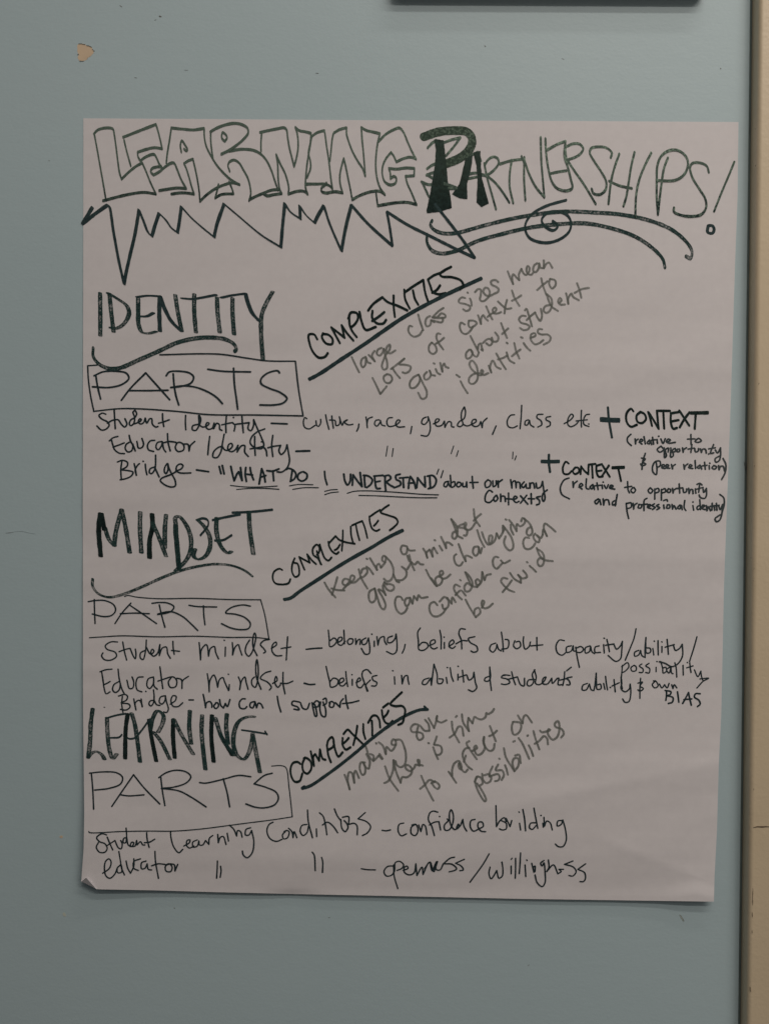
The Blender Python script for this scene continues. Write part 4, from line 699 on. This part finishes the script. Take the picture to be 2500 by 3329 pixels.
W("/willingness", 'fine', P8, """582,490 530,580 410,745; 590,610 580,670 600,715 640,660 650,640! 670,710 700,690 705,620 697,565; 780,600 780,670; 780,540 788,530; 820,530 820,620 817,710; 865,482 860,580 853,668; 905,590 912,695; 920,545 923,550; 965,575 985,655! 980,610 995,600 995,650; 1075,550 1045,575 1060,600 1075,570 1085,650 1085,750 1060,785 1015,750 995,680; 1115,545 1120,610 1100,650! 1160,590 1200,670! 1230,650 1210,630! 1250,630; 1335,555 1260,585! 1340,610 1365,650 1335,690 1300,685; 1450,580 1380,630! 1440,660 1448,715 1430,740 1400,740""")
# ------------------------------------------------------------------ laying the ink on the sheet
def catmull(pts, step=3.0):
    if len(pts) == 2:
        (x0, y0), (x1, y1) = pts; n = max(2, int(math.hypot(x1 - x0, y1 - y0) / 6))
        return [(x0 + (x1 - x0) * i / n, y0 + (y1 - y0) * i / n) for i in range(n + 1)]
    P = [(2 * pts[0][0] - pts[1][0], 2 * pts[0][1] - pts[1][1])] + list(pts) + [(2 * pts[-1][0] - pts[-2][0], 2 * pts[-1][1] - pts[-2][1])]
    out = []
    for i in range(1, len(P) - 2):
        p0, p1, p2, p3 = P[i - 1:i + 3]
        def dist(a, b): return max(1e-3, math.hypot(a[0] - b[0], a[1] - b[1])) ** 0.5
        t0 = 0; t1 = t0 + dist(p0, p1); t2 = t1 + dist(p1, p2); t3 = t2 + dist(p2, p3)
        n = max(2, int(math.hypot(p2[0] - p1[0], p2[1] - p1[1]) / step))
        for k in range(n):
            t = t1 + (t2 - t1) * k / n
            def L(a, b, ta, tb): return tuple(((tb - t) * a[q] + (t - ta) * b[q]) / (tb - ta) for q in (0, 1))
            a1, a2, a3 = L(p0, p1, t0, t1), L(p1, p2, t1, t2), L(p2, p3, t2, t3)
            b1, b2 = L(a1, a2, t0, t2), L(a2, a3, t1, t3)
            out.append(L(b1, b2, t1, t2))
    out.append(pts[-1])
    return out
rng = random.Random(5)
coref = []
def support(nib, dx, dy, scale=1.0):
    a, b, phi = nib; phi = math.radians(phi); a *= scale; b *= scale
    px, py = math.cos(phi), math.sin(phi)
    u, v = dx * px + dy * py, -dx * py + dy * px
    n = math.sqrt((a * u) ** 2 + (b * v) ** 2) or 1e-6
    su, sv = a * a * u / n, b * b * v / n
    return su * px - sv * py, su * py + sv * px
def ribbon(pts, nib, verts, faces, lift):
    c = catmull(pts); n = len(c)
    seed = rng.uniform(0, 100); rise = 0.0
    def put(x, y, r, cf=0.0):
        verts.append(on_plane(x, y, height(x, y) + lift + r)); coref.append(cf); return len(verts) - 1
    prev = None; L = 0
    tang = []
    for i in range(n):
        a = c[max(0, i - 1)]; b = c[min(n - 1, i + 1)]
        dx, dy = b[0] - a[0], b[1] - a[1]; m = math.hypot(dx, dy) or 1
        tang.append((dx / m, dy / m))
    for i in range(n):
        x, y = c[i]; tx, ty = tang[i]
        if i: L += math.hypot(x - c[i - 1][0], y - c[i - 1][1])
        r = min(0.00018, L * 1.0e-6)
        s = 1 + 0.13 * noise.noise(Vector((L * 0.05, seed, 0))) 
        e1 = 1 + 0.07 * noise.noise(Vector((L * 0.35, seed, 4))); e2 = 1 + 0.07 * noise.noise(Vector((L * 0.35, seed, 8)))
        ax, ay = support(nib, -ty, tx, s * e1); bx, by = support(nib, ty, -tx, s * e2)
        a = put(x + ax, y + ay, r); m_ = put(x, y, r, 1.0); b = put(x + bx, y + by, r)
        if prev: faces.append((prev[0], a, m_, prev[1])); faces.append((prev[1], m_, b, prev[2]))
        else:
            first = (a, m_, b)
        prev = (a, m_, b)
        if i in (0, n - 1):
            sg = -1 if i == 0 else 1
            ids = [a]
            for q in range(1, 6):
                th = math.pi * q / 6
                dx = -ty * math.cos(th) + sg * tx * math.sin(th); dy = tx * math.cos(th) + sg * ty * math.sin(th)
                ox, oy = support(nib, dx, dy, s)
                ids.append(put(x + ox, y + oy, r))
            ids.append(b)
            for p, q in zip(ids, ids[1:]): faces.append((m_, p, q) if sg < 0 else (m_, q, p))
SYMBOL = {'!': 'exclamation_mark', '&': 'ampersand'}
INKWORD = {'title_dense': 'glossy dark green marker', 'title': 'glossy dark green marker', 'grey': 'pale grey marker', 'fine': 'thin black marker', 'heavy': 'dense black marker', 'marker': 'broad dark marker', 'marker_dry': 'broad marker running dry'}
nst = 0
for wi, w in enumerate(words):
    text = w['text']; coref.clear(); verts = []; faces = []; mats = []; fm = []
    k = 0
    for ink, nib, strokes in w['parts']:
        if INK[ink] not in mats: mats.append(INK[ink])
        mi = mats.index(INK[ink])
        for s in strokes:
            k += 1; nst += 1
            lift = 0.00012 + (k % 14) * 0.000014 + (wi % 3) * 0.000005
            f0 = len(faces)
            if nib == 'fill':
                v0 = len(verts); pl = [Vector((x, y, 0)) for x, y in s]
                out = []
                for (x0, y0), (x1, y1) in zip(s, s[1:] + s[:1]):
                    m = max(1, int(math.hypot(x1 - x0, y1 - y0) / 7))
                    for q in range(m):
                        t = q / m; j = 0 if q == 0 else 0.8
                        out.append((x0 + (x1 - x0) * t + rng.uniform(-j, j), y0 + (y1 - y0) * t + rng.uniform(-j, j)))
                for x, y in out: verts.append(on_plane(x, y, height(x, y) + lift + 0.0002)); coref.append(0.0)
                for t in tessellate_polygon([[Vector((x, y, 0)) for x, y in out]]): faces.append(tuple(v0 + q for q in t))
            else:
                ribbon(s, nib, verts, faces, lift)
            fm += [mi] * (len(faces) - f0)
    if text in SYMBOL: name = SYMBOL[text]
    elif any(text.endswith(e) for e in ('underline', 'outline', 'flourish', 'mark', 'sign', 'dash', 'dot')): name = text.replace(' ', '_').replace('-', '_')
    else: name = 'handwritten_word'
    me = mesh(name, verts, faces)
    # faces point away from the wall
    flip = [p.index for p in me.polygons if p.normal.y > 0]
    if flip:
        bm = bmesh.new(); bm.from_mesh(me); bm.faces.ensure_lookup_table()
        bmesh.ops.reverse_faces(bm, faces=[bm.faces[i] for i in flip]); bm.to_mesh(me); bm.free()
    me.polygons.foreach_set('material_index', fm)
    me.attributes.new('core', 'FLOAT', 'POINT').data.foreach_set('value', coref)
    o = link(name, me, mats); child_of(o, poster, PM)
    if name == 'handwritten_word':
        o['label'] = 'the word %s in %s' % (text.strip('"(),/') , INKWORD[w['parts'][0][0]])
print("words", len(words), "strokes", nst)
